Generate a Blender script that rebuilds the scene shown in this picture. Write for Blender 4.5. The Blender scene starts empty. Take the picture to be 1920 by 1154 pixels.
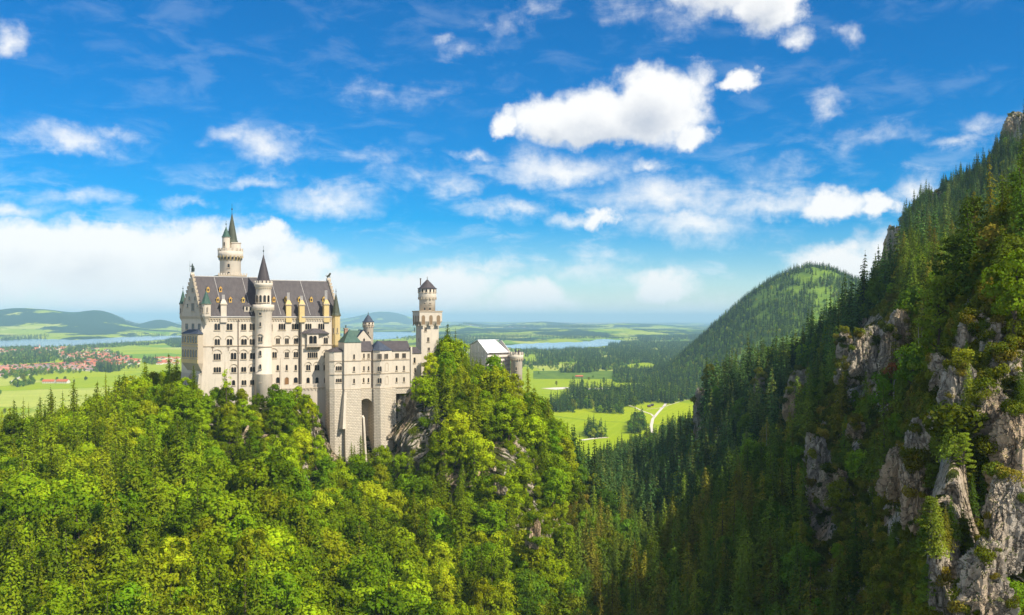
import bpy, math, random
import numpy as np
from mathutils import Vector, Matrix

# ------------------------------------------------------------------ camera, sky, sun, exposure
SC = bpy.context.scene
COL = SC.collection
F, CX, HY = 1700.0, 960.0, 600.0          # focal length in photo pixels, centre column, horizon row

cam_d = bpy.data.cameras.new('camera')
cam = bpy.data.objects.new('camera', cam_d)
COL.objects.link(cam)
cam.location = (0, 0, 0)
cam.rotation_euler = (math.radians(90), 0, 0)
cam_d.sensor_width = 36.0
cam_d.lens = 36.0 * F / 1920.0
cam_d.shift_y = (HY - 577.0) / 1920.0
cam_d.clip_start = 0.5
cam_d.clip_end = 200000.0
SC.camera = cam
SC.view_settings.view_transform = 'Standard'
SC.view_settings.look = 'None'
SC.view_settings.gamma = 1.0
SC.view_settings.use_curve_mapping = False
SC.view_settings.exposure = 0.68
SC.render.resolution_x, SC.render.resolution_y = 1024, 615
cy = SC.cycles
cy.max_bounces = 6
cy.diffuse_bounces = 4
cy.glossy_bounces = 2
cy.transmission_bounces = 3
cy.transparent_max_bounces = 4
cy.volume_bounces = 0
cy.use_denoising = True
cy.caustics_reflective = False
cy.caustics_refractive = False
cy.use_adaptive_sampling = True
cy.adaptive_threshold = 0.02

SUN_AZ, SUN_EL = math.radians(126), math.radians(44)     # azimuth from +Y towards +X
sdir = Vector((math.sin(SUN_AZ) * math.cos(SUN_EL), math.cos(SUN_AZ) * math.cos(SUN_EL), math.sin(SUN_EL)))
sun_d = bpy.data.lights.new('sun', 'SUN')
sun_d.energy = 4.3
sun_d.angle = math.radians(0.5)
sun_d.color = (1.0, 0.91, 0.76)
sun = bpy.data.objects.new('sun', sun_d)
COL.objects.link(sun)
sun.rotation_euler = (-sdir).to_track_quat('-Z', 'Y').to_euler()
sun.location = sdir * 500


class NT:
    """short-hand for building node trees"""
    def __init__(s, nt):
        s.nt = nt
    def n(s, typ, **kw):
        nd = s.nt.nodes.new(typ)
        for k, v in kw.items():
            setattr(nd, k, v)
        return nd
    def link(s, a, b):
        s.nt.links.new(a, b)
    def put(s, sock, v):
        if hasattr(v, 'is_linked') or isinstance(v, bpy.types.NodeSocket):
            s.nt.links.new(v, sock)
        else:
            sock.default_value = v
    def m(s, op, a, b=None, c=None, clamp=False):
        nd = s.nt.nodes.new('ShaderNodeMath'); nd.operation = op; nd.use_clamp = clamp
        s.put(nd.inputs[0], a)
        if b is not None: s.put(nd.inputs[1], b)
        if c is not None: s.put(nd.inputs[2], c)
        return nd.outputs[0]
    def vm(s, op, a, b=None):
        nd = s.nt.nodes.new('ShaderNodeVectorMath'); nd.operation = op
        s.put(nd.inputs[0], a)
        if b is not None: s.put(nd.inputs[1], b)
        return nd.outputs['Value'] if op in ('LENGTH', 'DOT_PRODUCT', 'DISTANCE') else nd.outputs[0]
    def mix(s, f, a, b, mode='MIX'):
        nd = s.nt.nodes.new('ShaderNodeMix'); nd.data_type = 'RGBA'; nd.blend_type = mode
        s.put(nd.inputs[0], f)
        s.put(nd.inputs[6], a if not isinstance(a, tuple) else (*a[:3], 1))
        s.put(nd.inputs[7], b if not isinstance(b, tuple) else (*b[:3], 1))
        return nd.outputs[2]
    def mr(s, v, a, b, c=0.0, d=1.0, smooth=False):
        nd = s.nt.nodes.new('ShaderNodeMapRange')
        if smooth: nd.interpolation_type = 'SMOOTHSTEP'
        s.put(nd.inputs[0], v)
        for i, x in enumerate((a, b, c, d)): s.put(nd.inputs[i + 1], x)
        return nd.outputs[0]
    def noise(s, vec, scale, detail=4, rough=0.55, dist=0.0, out=0, dim='3D'):
        nd = s.nt.nodes.new('ShaderNodeTexNoise'); nd.noise_dimensions = dim
        if vec is not None: s.link(vec, nd.inputs['Vector'])
        nd.inputs['Scale'].default_value = scale
        nd.inputs['Detail'].default_value = detail
        nd.inputs['Roughness'].default_value = rough
        nd.inputs['Distortion'].default_value = dist
        return nd.outputs[out]


def sky_angles(px, py):
    az = math.atan((px - CX) / F)
    return az, math.atan((HY - py) / F * math.cos(az))

# cumulus and cirrus of the sky: (column, row, half width, half height up, half height down, weight)
CLOUDS = [
    (1150, 230, 185, 74, 46, 1.25), (1235, 190, 100, 72, 85, 1.25), (1045, 225, 95, 50, 48, 1.1), (1300, 252, 52, 30, 26, .9),
    (955, 236, 34, 36, 22, .85),
    (1440, 0, 74, 75, 62, 1.2), (1350, -40, 95, 70, 70, .95), (1262, 10, 60, 24, 40, .45),
    (1375, 150, 44, 20, 18, .85), (1305, 148, 22, 34, 26, .75), (1488, 78, 34, 26, 18, .8), (1598, 62, 24, 18, 22, .6), (1540, 200, 34, 22, 26, .55),
    (1050, 325, 120, 38, 24, .82), (955, 396, 74, 22, 16, .72), (1122, 414, 40, 24, 18, .85), (1075, 412, 60, 14, 12, .6),
    (1210, 316, 34, 14, 12, .7), (1250, 372, 150, 42, 36, .78), (1290, 420, 120, 22, 36, .74), (1440, 392, 120, 30, 24, .78), (1560, 392, 80, 34, 28, .9), (1650, 388, 46, 32, 22, .95), (1720, 360, 40, 34, 26, .75),
    (1630, 260, 110, 18, 20, .38), (1450, 330, 60, 40, 40, .38), (1800, 265, 60, 16, 12, .6), (1850, 230, 40, 20, 18, .5),
    (1245, 545, 66, 46, 34, 1.0), (1210, 520, 36, 20, 24, .8), (985, 560, 80, 48, 30, .95), (1030, 575, 60, 24, 20, .8),
    (120, 268, 80, 30, 20, .74), (205, 255, 46, 16, 14, .5), (10, 75, 40, 28, 22, .75), (515, 282, 66, 34, 24, .72), (440, 262, 54, 22, 18, .6),
    (610, 382, 96, 30, 24, .72), (590, 365, 60, 16, 12, .6), (480, 345, 70, 14, 12, .6), (360, 378, 40, 12, 10, .5), (715, 168, 100, 20, 22, .34), (868, 105, 36, 18, 16, .42), (945, 40, 50, 24, 18, .38), (1010, 15, 34, 22, 14, .38), (1170, 10, 80, 24, 24, .36),
    (790, 330, 100, 26, 22, .38), (700, 300, 80, 18, 14, .34), (880, 292, 40, 12, 10, .6), (850, 350, 60, 20, 16, .5), (30, 390, 90, 22, 16, .68), (130, 370, 90, 22, 18, .5), (840, 66, 20, 10, 10, .4),
    (190, 470, 240, 62, 130, 1.1), (60, 450, 140, 50, 90, .9), (400, 470, 200, 62, 130, 1.05), (500, 440, 50, 26, 20, 1.0), (560, 500, 90, 50, 90, .9), (20, 490, 120, 36, 100, .85),
    (330, 540, 360, 60, 80, .95), (700, 560, 160, 62, 50, .95), (820, 540, 120, 48, 60, .9), (905, 500, 90, 18, 16, .62), (1090, 505, 130, 26, 30, .5),
    (1560, 485, 90, 40, 60, .85), (1600, 500, 80, 34, 40, .85), (1660, 470, 80, 34, 90, .8), (600, 585, 700, 40, 60, .6), (1300, 590, 420, 30, 60, .55),
]

world = bpy.data.worlds.new('World')
SC.world = world
world.use_nodes = True
wt = world.node_tree
wt.nodes.clear()
W = NT(wt)


def cloud_group():
    g = bpy.data.node_groups.new('cloud_field', 'ShaderNodeTree')
    g.interface.new_socket('UV', in_out='INPUT', socket_type='NodeSocketVector')
    g.interface.new_socket('Density', in_out='OUTPUT', socket_type='NodeSocketFloat')
    N = NT(g)
    gi, go = N.n('NodeGroupInput'), N.n('NodeGroupOutput')
    uv = gi.outputs[0]
    # ragged edges: warp the sky coordinates before measuring distance to each cloud
    w1 = N.noise(uv, 9.0, 3, .55, out=1)
    w2 = N.noise(uv, 34.0, 5, .62, out=1)
    a = N.vm('MULTIPLY', N.vm('SUBTRACT', w1, (.5, .5, .5)), (.055, .028, 0))
    b = N.vm('MULTIPLY', N.vm('SUBTRACT', w2, (.5, .5, .5)), (.044, .036, 0))
    p = N.vm('ADD', uv, N.vm('ADD', a, b))
    acc = None
    for (cx, cyy, hw, hu, hd, wgt) in CLOUDS:
        u, v = sky_angles(cx, cyy)
        if wgt >= .85: wgt *= 1.7
        k = math.cos(u)
        gr = 1 / (1 - .34 / max(wgt, .72)) ** .85
        A, BT, BB = hw * gr / F * k * k, hu * gr / F * k, hd * gr / F * k
        d = N.vm('SUBTRACT', p, (u, v, 0))
        q = N.vm('MAXIMUM', N.vm('MULTIPLY', d, (1 / A, 1 / BT, 0)), N.vm('MULTIPLY', d, (-1 / A, -1 / BB, 0)))
        r = N.m('MULTIPLY_ADD', N.vm('LENGTH', q), -wgt, wgt)
        acc = r if acc is None else N.m('MAXIMUM', acc, r)
    N.link(acc, go.inputs[0])
    return g


cg = cloud_group()
tc = W.n('ShaderNodeTexCoord')
dirv = W.vm('NORMALIZE', tc.outputs['Generated'])
sep = W.n('ShaderNodeSeparateXYZ'); W.link(dirv, sep.inputs[0])
az = W.m('ARCTAN2', sep.outputs[0], sep.outputs[1])
el = W.m('ARCSINE', sep.outputs[2])
comb = W.n('ShaderNodeCombineXYZ'); W.link(az, comb.inputs[0]); W.link(el, comb.inputs[1])
uv = comb.outputs[0]
def field(vec):
    nd = W.n('ShaderNodeGroup', node_tree=cg)
    W.link(vec, nd.inputs[0])
    return nd.outputs[0]
d0 = field(uv)
d1 = field(W.vm('ADD', uv, (.012, .022, 0)))              # towards the sun: how much cloud the light crosses
sky = W.n('ShaderNodeTexSky', sky_type='NISHITA', sun_disc=False)
sky.sun_elevation = SUN_EL
sky.sun_rotation = SUN_AZ
sky.altitude = 900
sky.air_density = 1.0
sky.dust_density = 0.4
sky.ozone_density = 4.0
hs = W.n('ShaderNodeHueSaturation')
hs.inputs['Hue'].default_value = 0.505
hs.inputs['Saturation'].default_value = 1.85
hs.inputs['Value'].default_value = .55
W.link(sky.outputs[0], hs.inputs['Color'])
skycol = hs.outputs[0]
# streaky texture inside the cloud bodies
st = W.vm('MULTIPLY', uv, (1.0, 2.6, 1.0))
n1 = W.noise(st, 16.0, 7, .62, .4)
n2 = W.noise(st, 5.0, 4, .6, .6)
n3 = W.noise(uv, 46.0, 5, .62, .2)
body = W.m('ADD', d0, W.m('MULTIPLY', W.m('SUBTRACT', n1, .5), .62))
dens = W.mr(W.m('ADD', body, W.m('MULTIPLY', W.m('SUBTRACT', n3, .5), .5)), .06, .92, 0, 1, True)
thick = W.mr(W.m('ADD', d1, W.m('MULTIPLY', W.m('SUBTRACT', n1, .5), .7)), .5, 2.3, 0, 1, True)
# thin veils, strongest low over the land
veil = W.mr(W.m('MULTIPLY', n2, W.mr(n1, .3, .75)), .18, .5, 0, 1, True)
lowb = W.mr(sep.outputs[2], .01, .22, .85, .16, True)
veil = W.m('MULTIPLY', veil, lowb)
thick = W.m('MULTIPLY', thick, W.mr(sep.outputs[2], .02, .13, .3, 1.0))
hazeb = W.mr(sep.outputs[2], -.01, .06, .5, 0.0, True)
lit = (4.45, 4.42, 4.35)
shd = (2.2, 2.45, 2.9)
ccol = W.mix(W.m('MULTIPLY', thick, .85), lit, shd)
base = W.mix(W.m('MAXIMUM', W.m('MULTIPLY', veil, .62), hazeb), skycol, (3.7, 4.1, 4.4))
fin = W.mix(W.m('MULTIPLY', dens, .97), base, ccol)
# unseen bright cumulus behind and above the viewpoint, added as fill for the shade
rear_fill = W.mr(W.vm('DOT_PRODUCT', dirv, (.0, -.86, .5)), .05, .35, 0, 1, True)
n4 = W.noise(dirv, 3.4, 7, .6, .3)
fin = W.mix(W.m('MULTIPLY', rear_fill, W.mr(n4, .43, .56, 0, .95, True)), fin, lit)
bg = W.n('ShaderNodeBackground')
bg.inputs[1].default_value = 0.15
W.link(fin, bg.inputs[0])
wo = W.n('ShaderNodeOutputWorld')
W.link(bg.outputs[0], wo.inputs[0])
world.cycles.sampling_method = 'MANUAL'
world.cycles.sample_map_resolution = 512

# ------------------------------------------------------------------ helpers
def at(px, py, Y):
    return Vector(((px - CX) / F * Y, Y, (HY - py) / F * Y))

def tag(o, label=None, cat=None, group=None, kind=None):
    if label: o['label'] = label
    if cat: o['category'] = cat
    if group: o['group'] = group
    if kind: o['kind'] = kind
    return o

def empty(name, loc=(0, 0, 0), rz=0.0):
    o = bpy.data.objects.new(name, None)
    COL.objects.link(o)
    o.location = loc
    o.rotation_euler = (0, 0, rz)
    o.empty_display_size = 1.0
    return o

def np_mesh(name, verts, faces, mats=(), smooth=False, midx=None):
    """mesh from numpy arrays; faces is an (n,k) array with constant k"""
    me = bpy.data.meshes.new(name)
    verts = np.asarray(verts, dtype=np.float32); faces = np.asarray(faces, dtype=np.int32)
    n, k = faces.shape
    me.vertices.add(len(verts)); me.vertices.foreach_set('co', verts.ravel())
    me.loops.add(n * k); me.loops.foreach_set('vertex_index', faces.ravel())
    me.polygons.add(n)
    me.polygons.foreach_set('loop_start', np.arange(0, n * k, k, dtype=np.int32))
    me.polygons.foreach_set('loop_total', np.full(n, k, dtype=np.int32))
    for m in mats: me.materials.append(m)
    if midx is not None: me.polygons.foreach_set('material_index', np.asarray(midx, dtype=np.int32))
    me.polygons.foreach_set('use_smooth', np.full(n, smooth))
    me.update(calc_edges=True)
    return me

def link(name, me, parent=None, loc=None):
    o = bpy.data.objects.new(name, me)
    COL.objects.link(o)
    if parent is not None: o.parent = parent
    if loc is not None: o.location = loc
    return o

# value noise, vectorised
_rng = np.random.default_rng(7)
_tab = _rng.random((256, 256)).astype(np.float64)
def vnoise(x, y):
    xi = np.floor(x).astype(int); yi = np.floor(y).astype(int)
    fx = x - xi; fy = y - yi
    fx = fx * fx * (3 - 2 * fx); fy = fy * fy * (3 - 2 * fy)
    a = _tab[xi & 255, yi & 255]; b = _tab[(xi + 1) & 255, yi & 255]
    c = _tab[xi & 255, (yi + 1) & 255]; d = _tab[(xi + 1) & 255, (yi + 1) & 255]
    return (a * (1 - fx) + b * fx) * (1 - fy) + (c * (1 - fx) + d * fx) * fy
def fbm(x, y, o=4, g=.5):
    s = 0; amp = 1; t = 0
    for i in range(o):
        s = s + amp * (vnoise(x * 2 ** i + 17.3 * i, y * 2 ** i - 9.1 * i) - .5); t += amp; amp *= g
    return s / t * 2

def material(name, rough=.8):
    m = bpy.data.materials.new(name)
    m.use_nodes = True
    m.node_tree.nodes.clear()
    N = NT(m.node_tree)
    out = N.n('ShaderNodeOutputMaterial')
    return m, N, out

def principled(N, out, col, rough=.85, spec=.2, bump=None, bstr=.3, bdist=.1, metal=0.0):
    b = N.n('ShaderNodeBsdfPrincipled')
    N.put(b.inputs['Base Color'], (*col[:3], 1) if isinstance(col, tuple) else col)
    N.put(b.inputs['Roughness'], rough)
    b.inputs['Specular IOR Level'].default_value = spec
    b.inputs['Metallic'].default_value = metal
    if bump is not None:
        bn = N.n('ShaderNodeBump'); bn.inputs['Strength'].default_value = bstr; bn.inputs['Distance'].default_value = bdist
        N.link(bump, bn.inputs['Height']); N.link(bn.outputs[0], b.inputs['Normal'])
    N.link(b.outputs[0], out.inputs[0])
    return b
# ------------------------------------------------------------------ terrain: near slopes, gorge and mountain
# ground height along view bearings (given as photo columns): (distance Y, height relative to the viewpoint)
PROFILE = {
 -900: [(25,-90),(80,-120),(160,-120),(250,-95),(380,-62),(430,-70),(620,-160),(760,-192),(1800,-205)],
    0: [(25,-90),(80,-120),(160,-116),(235,-100),(300,-82),(385,-64),(420,-66),(560,-140),(700,-192),(1800,-205)],
  120: [(25,-90),(80,-120),(160,-114),(235,-97),(300,-78),(385,-58),(425,-60),(560,-135),(700,-192),(1800,-205)],
  250: [(25,-90),(80,-122),(160,-114),(235,-97),(300,-80),(385,-54),(440,-46),(500,-70),(700,-192),(1800,-205)],
  350: [(25,-90),(80,-122),(160,-116),(235,-98),(300,-82),(372,-53),(390,-41),(430,-40),(480,-60),(700,-192),(1800,-205)],
  450: [(25,-90),(80,-124),(160,-118),(235,-101),(300,-86),(368,-55),(390,-40),(440,-38),(480,-60),(700,-192),(1800,-205)],
  560: [(25,-92),(80,-126),(160,-122),(235,-106),(300,-92),(365,-68),(388,-45),(402,-36),(440,-38),(500,-60),(700,-192),(1800,-205)],
  592: [(25,-92),(80,-127),(160,-123),(235,-108),(300,-96),(365,-78),(392,-64),(412,-46),(440,-40),(500,-60),(700,-192),(1800,-205)],
  640: [(25,-92),(80,-128),(160,-124),(240,-112),(310,-102),(370,-84),(400,-66),(424,-54),(450,-42),(500,-60),(700,-192),(1800,-205)],
  735: [(25,-92),(80,-130),(160,-126),(250,-118),(320,-108),(375,-92),(405,-76),(420,-60),(436,-34),(460,-30),(520,-60),(700,-192),(1800,-205)],
  775: [(25,-92),(80,-130),(160,-128),(250,-119),(320,-108),(375,-90),(398,-72),(412,-46),(424,-30),(470,-26),(540,-60),(720,-192),(1800,-205)],
  860: [(25,-92),(80,-130),(160,-130),(250,-124),(310,-112),(350,-98),(378,-76),(396,-52),(412,-40),(440,-32),(500,-34),(560,-70),(740,-192),(1800,-205)],
  950: [(25,-92),(80,-130),(160,-132),(250,-126),(310,-114),(350,-98),(374,-82),(392,-62),(412,-48),(440,-43),(500,-46),(560,-80),(740,-192),(1800,-205)],
 1000: [(25,-92),(80,-130),(170,-134),(260,-128),(320,-120),(360,-104),(385,-82),(405,-64),(430,-55),(480,-62),(560,-96),(740,-192),(1800,-205)],
 1060: [(25,-92),(80,-130),(180,-134),(280,-130),(340,-122),(380,-104),(410,-84),(440,-72),(480,-80),(560,-120),(740,-185),(1800,-205)],
 1120: [(25,-92),(80,-128),(180,-130),(280,-124),(350,-120),(400,-108),(440,-92),(480,-96),(560,-114),(700,-121),(900,-155),(1100,-200),(1800,-205)],
 1200: [(25,-92),(80,-126),(180,-126),(280,-114),(350,-112),(420,-112),(500,-112),(620,-116),(760,-119),(900,-129),(1060,-178),(1300,-200),(1800,-205)],
 1290: [(25,-92),(80,-122),(180,-120),(280,-110),(350,-106),(420,-103),(500,-100),(600,-95),(760,-106),(900,-108),(1000,-140),(1200,-200),(1800,-205)],
 1318: [(25,-92),(80,-120),(180,-118),(280,-108),(350,-102),(420,-98),(500,-88),(560,-70),(600,-50),(660,-60),(760,-90),(900,-140),(1200,-200),(1800,-205)],
 1400: [(25,-92),(80,-116),(180,-112),(260,-104),(330,-90),(400,-84),(470,-66),(540,-46),(575,-38),(640,-50),(800,-110),(1000,-160),(1300,-200),(1800,-205)],
 1500: [(25,-90),(80,-112),(160,-106),(240,-97),(300,-84),(360,-76),(420,-56),(490,-34),(540,-27),(620,-40),(800,-80),(1000,-110),(1300,-180),(1800,-205)],
 1590: [(25,-90),(80,-110),(150,-100),(220,-88),(280,-68),(340,-56),(400,-34),(450,-18),(500,-8),(600,-20),(800,-60),(1000,-70),(1300,-160),(1800,-205)],
 1640: [(25,-88),(80,-108),(140,-94),(200,-78),(260,-56),(320,-44),(380,-20),(430,0),(490,10),(600,0),(800,-30),(1000,-40),(1300,-160),(1800,-200)],
 1668: [(25,-88),(80,-106),(135,-90),(190,-72),(250,-50),(320,-34),(380,-8),(430,8),(500,14),(700,14),(900,20),(1000,38),(1060,40),(1300,-100),(1800,-190)],
 1688: [(25,-88),(75,-104),(130,-86),(185,-64),(250,-42),(320,-26),(380,0),(430,16),(500,20),(700,24),(900,60),(990,90),(1060,108),(1200,60),(1500,-60),(1800,-150)],
 1705: [(25,-86),(75,-102),(118,-88),(132,-74),(185,-58),(250,-36),(320,-20),(380,4),(430,20),(500,24),(700,34),(900,72),(990,112),(1060,124),(1300,60),(1800,-120)],
 1735: [(25,-84),(70,-98),(98,-88),(110,-64),(115,-38),(119,-25),(135,-27),(185,-32),(250,-24),(320,-10),(380,10),(440,24),(500,30),(700,50),(900,92),(990,124),(1080,142),(1300,80),(1800,-100)],
 1790: [(25,-82),(66,-92),(98,-82),(112,-60),(119,-34),(124,-20),(140,-12),(180,2),(230,6),(270,-2),(380,4),(440,20),(500,34),(700,62),(900,112),(1000,146),(1080,156),(1300,90),(1800,-60)],
 1850: [(25,-78),(60,-84),(98,-72),(114,-52),(126,-26),(133,-12),(150,0),(175,10),(205,17),(240,12),(300,0),(380,4),(440,16),(500,34),(700,76),(900,130),(1000,164),(1080,172),(1300,100),(1800,-20)],
 1885: [(25,-76),(55,-78),(96,-68),(116,-48),(130,-22),(138,-6),(155,8),(180,17),(210,23),(238,10),(290,-10),(380,-10),(440,8),(600,64),(800,120),(1000,196),(1080,210),(1300,150),(1800,0)],
 1920: [(25,-74),(50,-70),(94,-64),(118,-44),(134,-16),(143,2),(160,14),(185,23),(212,29),(235,12),(290,-14),(380,-16),(440,0),(600,60),(800,135),(1000,226),(1080,246),(1300,200),(1800,60)],  # stretch hidden behind the crag is lowered to let sun into the gorge
 2100: [(25,-70),(50,-66),(90,-62),(125,-52),(150,-40),(180,-24),(215,-10),(260,-24),(320,-30),(440,-12),(600,34),(800,120),(1000,250),(1080,265),(1300,240),(1800,100)],  # unseen ground, kept low so the sun reaches the slopes in view
 2800: [(25,-68),(50,-64),(90,-60),(150,-50),(250,-30),(440,0),(800,90),(1080,200),(1800,150)],  # unseen as well, lowered to leave the sun's path open
}
PXS = np.arange(-900, 2801, 4.0)
YS = np.unique(np.concatenate([np.exp(np.linspace(math.log(25), math.log(1800), 600)), np.linspace(96, 150, 240), np.linspace(360, 440, 170)]))
_keys = sorted(PROFILE)
_rows = np.stack([np.interp(YS, [p[0] for p in PROFILE[k]], [p[1] for p in PROFILE[k]]) for k in _keys])
_ti = np.interp(PXS, _keys, range(len(_keys)))
_lo = np.clip(np.floor(_ti).astype(int), 0, len(_keys) - 2); _f = (_ti - _lo)[:, None]
_f = _f * _f * (3 - 2 * _f) * .5 + _f * .5
G = _rows[_lo] * (1 - _f) + _rows[_lo + 1] * _f
def _blur(a, n, axis):
    k = np.hanning(2 * n + 3)[1:-1]; k /= k.sum()
    pad = [(0, 0), (0, 0)]; pad[axis] = (n, n)
    b = np.pad(a, pad, mode='edge')
    return np.apply_along_axis(lambda r: np.convolve(r, k, 'valid'), axis, b)
G = _blur(_blur(G, 3, 0), 5, 1)
_PX, _YY = np.meshgrid(PXS, YS, indexing='ij')
_XX = (_PX - CX) / F * _YY
# broken ground: gullies, ledges and knobs
_rough = np.clip(_YY / 400, .25, 1.4)
_sl = np.abs(np.gradient(G, axis=1) / np.gradient(_YY, axis=1))
_amp = 1.2 + 3.2 * np.clip(_sl, 0, 1.6)
_fade = np.clip((1250 - _YY) / 500, 0, 1)
N1 = fbm(_XX / 38, _YY / 38, 4, .55)
N2 = 1 - np.abs(fbm(_XX / 17 + 40, _YY / 21, 4, .6)) * 2
G = G + (N1 * _amp * 1.5 * _rough + (N2 - .6) * _amp * .55) * _fade
G = np.where(G > 250, 250 + (G - 250) * .3, G)
_keep = np.exp(-(((_PX - 560) / 260) ** 2) - ((_YY - 425) / 45) ** 2)       # level shelf under the castle

def ground_z(x, y):
    """height of the near terrain under world points"""
    x = np.asarray(x, float); y = np.asarray(y, float)
    px = CX + F * x / y
    i = np.clip((px - PXS[0]) / 4.0, 0, len(PXS) - 1.001)
    j = np.clip(np.interp(y, YS, np.arange(len(YS))), 0, len(YS) - 1.001)
    i0 = i.astype(int); j0 = j.astype(int); fi = i - i0; fj = j - j0
    return (G[i0, j0] * (1 - fi) * (1 - fj) + G[i0 + 1, j0] * fi * (1 - fj) + G[i0, j0 + 1] * (1 - fi) * fj + G[i0 + 1, j0 + 1] * fi * fj)

def grid_faces(ni, nj):
    a = (np.arange(ni - 1)[:, None] * nj + np.arange(nj - 1)[None, :]).ravel()
    return np.stack([a, a + nj, a + nj + 1, a + 1], 1)

def rock_colour(N, pos, scale=1.0):
    z = N.vm('MULTIPLY', pos, (1, 1, .35))
    a = N.noise(z, .16 * scale, 8, .68, .6)
    b = N.noise(pos, .9 * scale, 6, .7)
    c = N.noise(z, .05 * scale, 3, .5)
    col = N.mix(N.mr(a, .32, .68), (.20, .18, .155), (.60, .52, .41))
    col = N.mix(N.mr(b, .4, .75, 0, .55), col, (.64, .56, .45))
    col = N.mix(N.mr(c, .46, .64, 0, .7), col, (.50, .34, .19))
    wv = N.vm('ADD', z, N.vm('MULTIPLY', N.vm('SUBTRACT', N.noise(pos, .35 * scale, 4, .6, out=1), (.5, .5, .5)), (5, 5, 5)))
    v = N.n('ShaderNodeTexVoronoi', feature='DISTANCE_TO_EDGE'); v.inputs['Scale'].default_value = .34 * scale
    N.link(wv, v.inputs['Vector'])
    crack = N.mr(v.outputs['Distance'], .0, .07)
    col = N.mix(N.m('MULTIPLY', N.m('SUBTRACT', 1.0, crack), .5), col, (.12, .10, .08))
    b = N.m('ADD', b, N.m('MULTIPLY', crack, .8))
    return col, a, b

def terrain_mat():
    m, N, out = material('wooded_ground')
    geo = N.n('ShaderNodeNewGeometry')
    pos = geo.outputs['Position']
    sep = N.n('ShaderNodeSeparateXYZ'); N.link(geo.outputs['True Normal'], sep.inputs[0])
    rc, a, b = rock_colour(N, pos)
    g1 = N.noise(pos, .22, 6, .65)
    g2 = N.noise(pos, 1.6, 4, .6)
    gcol = N.mix(N.mr(g1, .35, .65), (.030, .040, .010), (.070, .085, .014))
    gcol = N.mix(N.mr(g2, .5, .8, 0, .6), gcol, (.10, .072, .03))
    steep = N.m('ADD', N.m('SUBTRACT', 1.0, sep.outputs[2]), N.m('MULTIPLY', N.m('SUBTRACT', g1, .5), .5))
    f = N.mr(steep, .33, .46)
    tuft = N.mr(g2, .52, .60)
    f = N.m('MULTIPLY', f, N.m('SUBTRACT', 1.0, N.m('MULTIPLY', tuft, .55)))
    col = N.mix(f, gcol, rc)
    hgt = N.m('ADD', a, N.m('MULTIPLY', b, .35))
    principled(N, out, col, .95, .08, hgt, 1.0, 1.6)
    return m

# crags: push the steep faces in and out so ledges and clefts throw shadows
_gx = np.gradient(G, axis=1) / np.gradient(_YY, axis=1); _gu = np.gradient(G, axis=0) / np.gradient(_XX, axis=0)
_st = np.clip((np.hypot(_gx, _gu) - .9) / 1.6, 0, 1) * np.clip(_YY / 130, .6, 2.2) * _fade
_s1 = fbm((_XX + .5 * _YY) / 9.0, G / 15.0 + 3, 5, .6); _s2 = fbm(_XX / 4.4 + 31, G / 3.4, 5, .68)
_sa = np.abs(fbm((_XX - .4 * _YY) / 6.5 + 9, G / 26.0, 4, .55))
DXX = (_s1 * 4.0 + _s2 * 1.6) * _st * .6
DYY = (_s1 * 4.5 + _s2 * 2.6 + _sa * 5.0 - 1.5) * _st
TX, TYY, TZ = _XX + DXX, _YY + DYY, G + _s2 * 1.0 * _st
terr = link('hillside', np_mesh('hillside', np.stack([TX.ravel(), TYY.ravel(), TZ.ravel()], 1), grid_faces(len(PXS), len(YS))[:, ::-1], [terrain_mat()], True))
tag(terr, kind='structure')

# ------------------------------------------------------------------ plain reaching the horizon, low hills far off
ZP = -190.0
PX2 = np.arange(-1500, 3501, 6.0)
Y2 = np.exp(np.linspace(math.log(900), math.log(60000), 620))
P2, YY2 = np.meshgrid(PX2, Y2, indexing='ij')
X2 = (P2 - CX) / F * YY2
def sstep(v, a, b):
    t = np.clip((v - a) / (b - a), 0, 1); return t * t * (3 - 2 * t)
LAKES = [   # (column, distance Y) outlines of open water
  [(-120,8400),(60,9000),(150,8600),(230,9900),(300,10800),(345,10900),(360,9100),(300,8600),(235,7600),(170,6900),(90,6350),(0,6150),(-120,6000)],
  [(640,12500),(690,13800),(740,14200),(790,13000),(765,9900),(735,9000),(700,8600),(650,9200)],
  [(940,6500),(985,7200),(1050,7600),(1100,7900),(1130,9000),(1165,8300),(1195,7450),(1188,7000),(1150,6600),(1105,6300),(1090,5900),(1040,5750),(985,5900),(955,6150)],
  [(1205,7500),(1260,7450),(1300,7480),(1310,7300),(1250,7200),(1205,7300)],
]
def inside(poly, px, y):
    r = np.zeros(px.shape, bool)
    n = len(poly)
    ly = np.log(y)
    for k in range(n):
        x0, y0 = poly[k]; x1, y1 = poly[(k + 1) % n]
        y0, y1 = math.log(y0), math.log(y1)
        c = ((y0 > ly) != (y1 > ly)) & (px < (x1 - x0) * (ly - y0) / (y1 - y0 + 1e-12) + x0)
        r ^= c
    return r
lk = np.zeros(P2.shape)
for L in LAKES: lk = np.maximum(lk, inside(L, P2, YY2))
lk = _blur(_blur(lk, 4, 0), 4, 1)
lk = np.clip(lk * 3, 0, 1)
und = (fbm(X2 / 2600, YY2 / 2600, 4, .5)) * 45 + 12
H2 = np.clip(und, 0, 999) * sstep(YY2, 5200, 12000) + np.clip(fbm(X2 / 9000 + 5, YY2 / 9000, 3) * 170, 0, 300) * sstep(YY2, 14000, 30000) * .75
def bump(cx, w, Y0, wy, h, p=2):
    return h * np.exp(-(np.abs((P2 - cx) / w) ** p) - ((np.log(YY2 / Y0)) / wy) ** 2)
H2 = H2 + bump(65, 105, 13500, .16, 335, 2.6) + bump(-120, 110, 12500, .2, 290) + bump(195, 50, 13800, .10, 235, 2.2) + bump(300, 46, 15500, .10, 170) + bump(250, 60, 11800, .12, 50)
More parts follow.
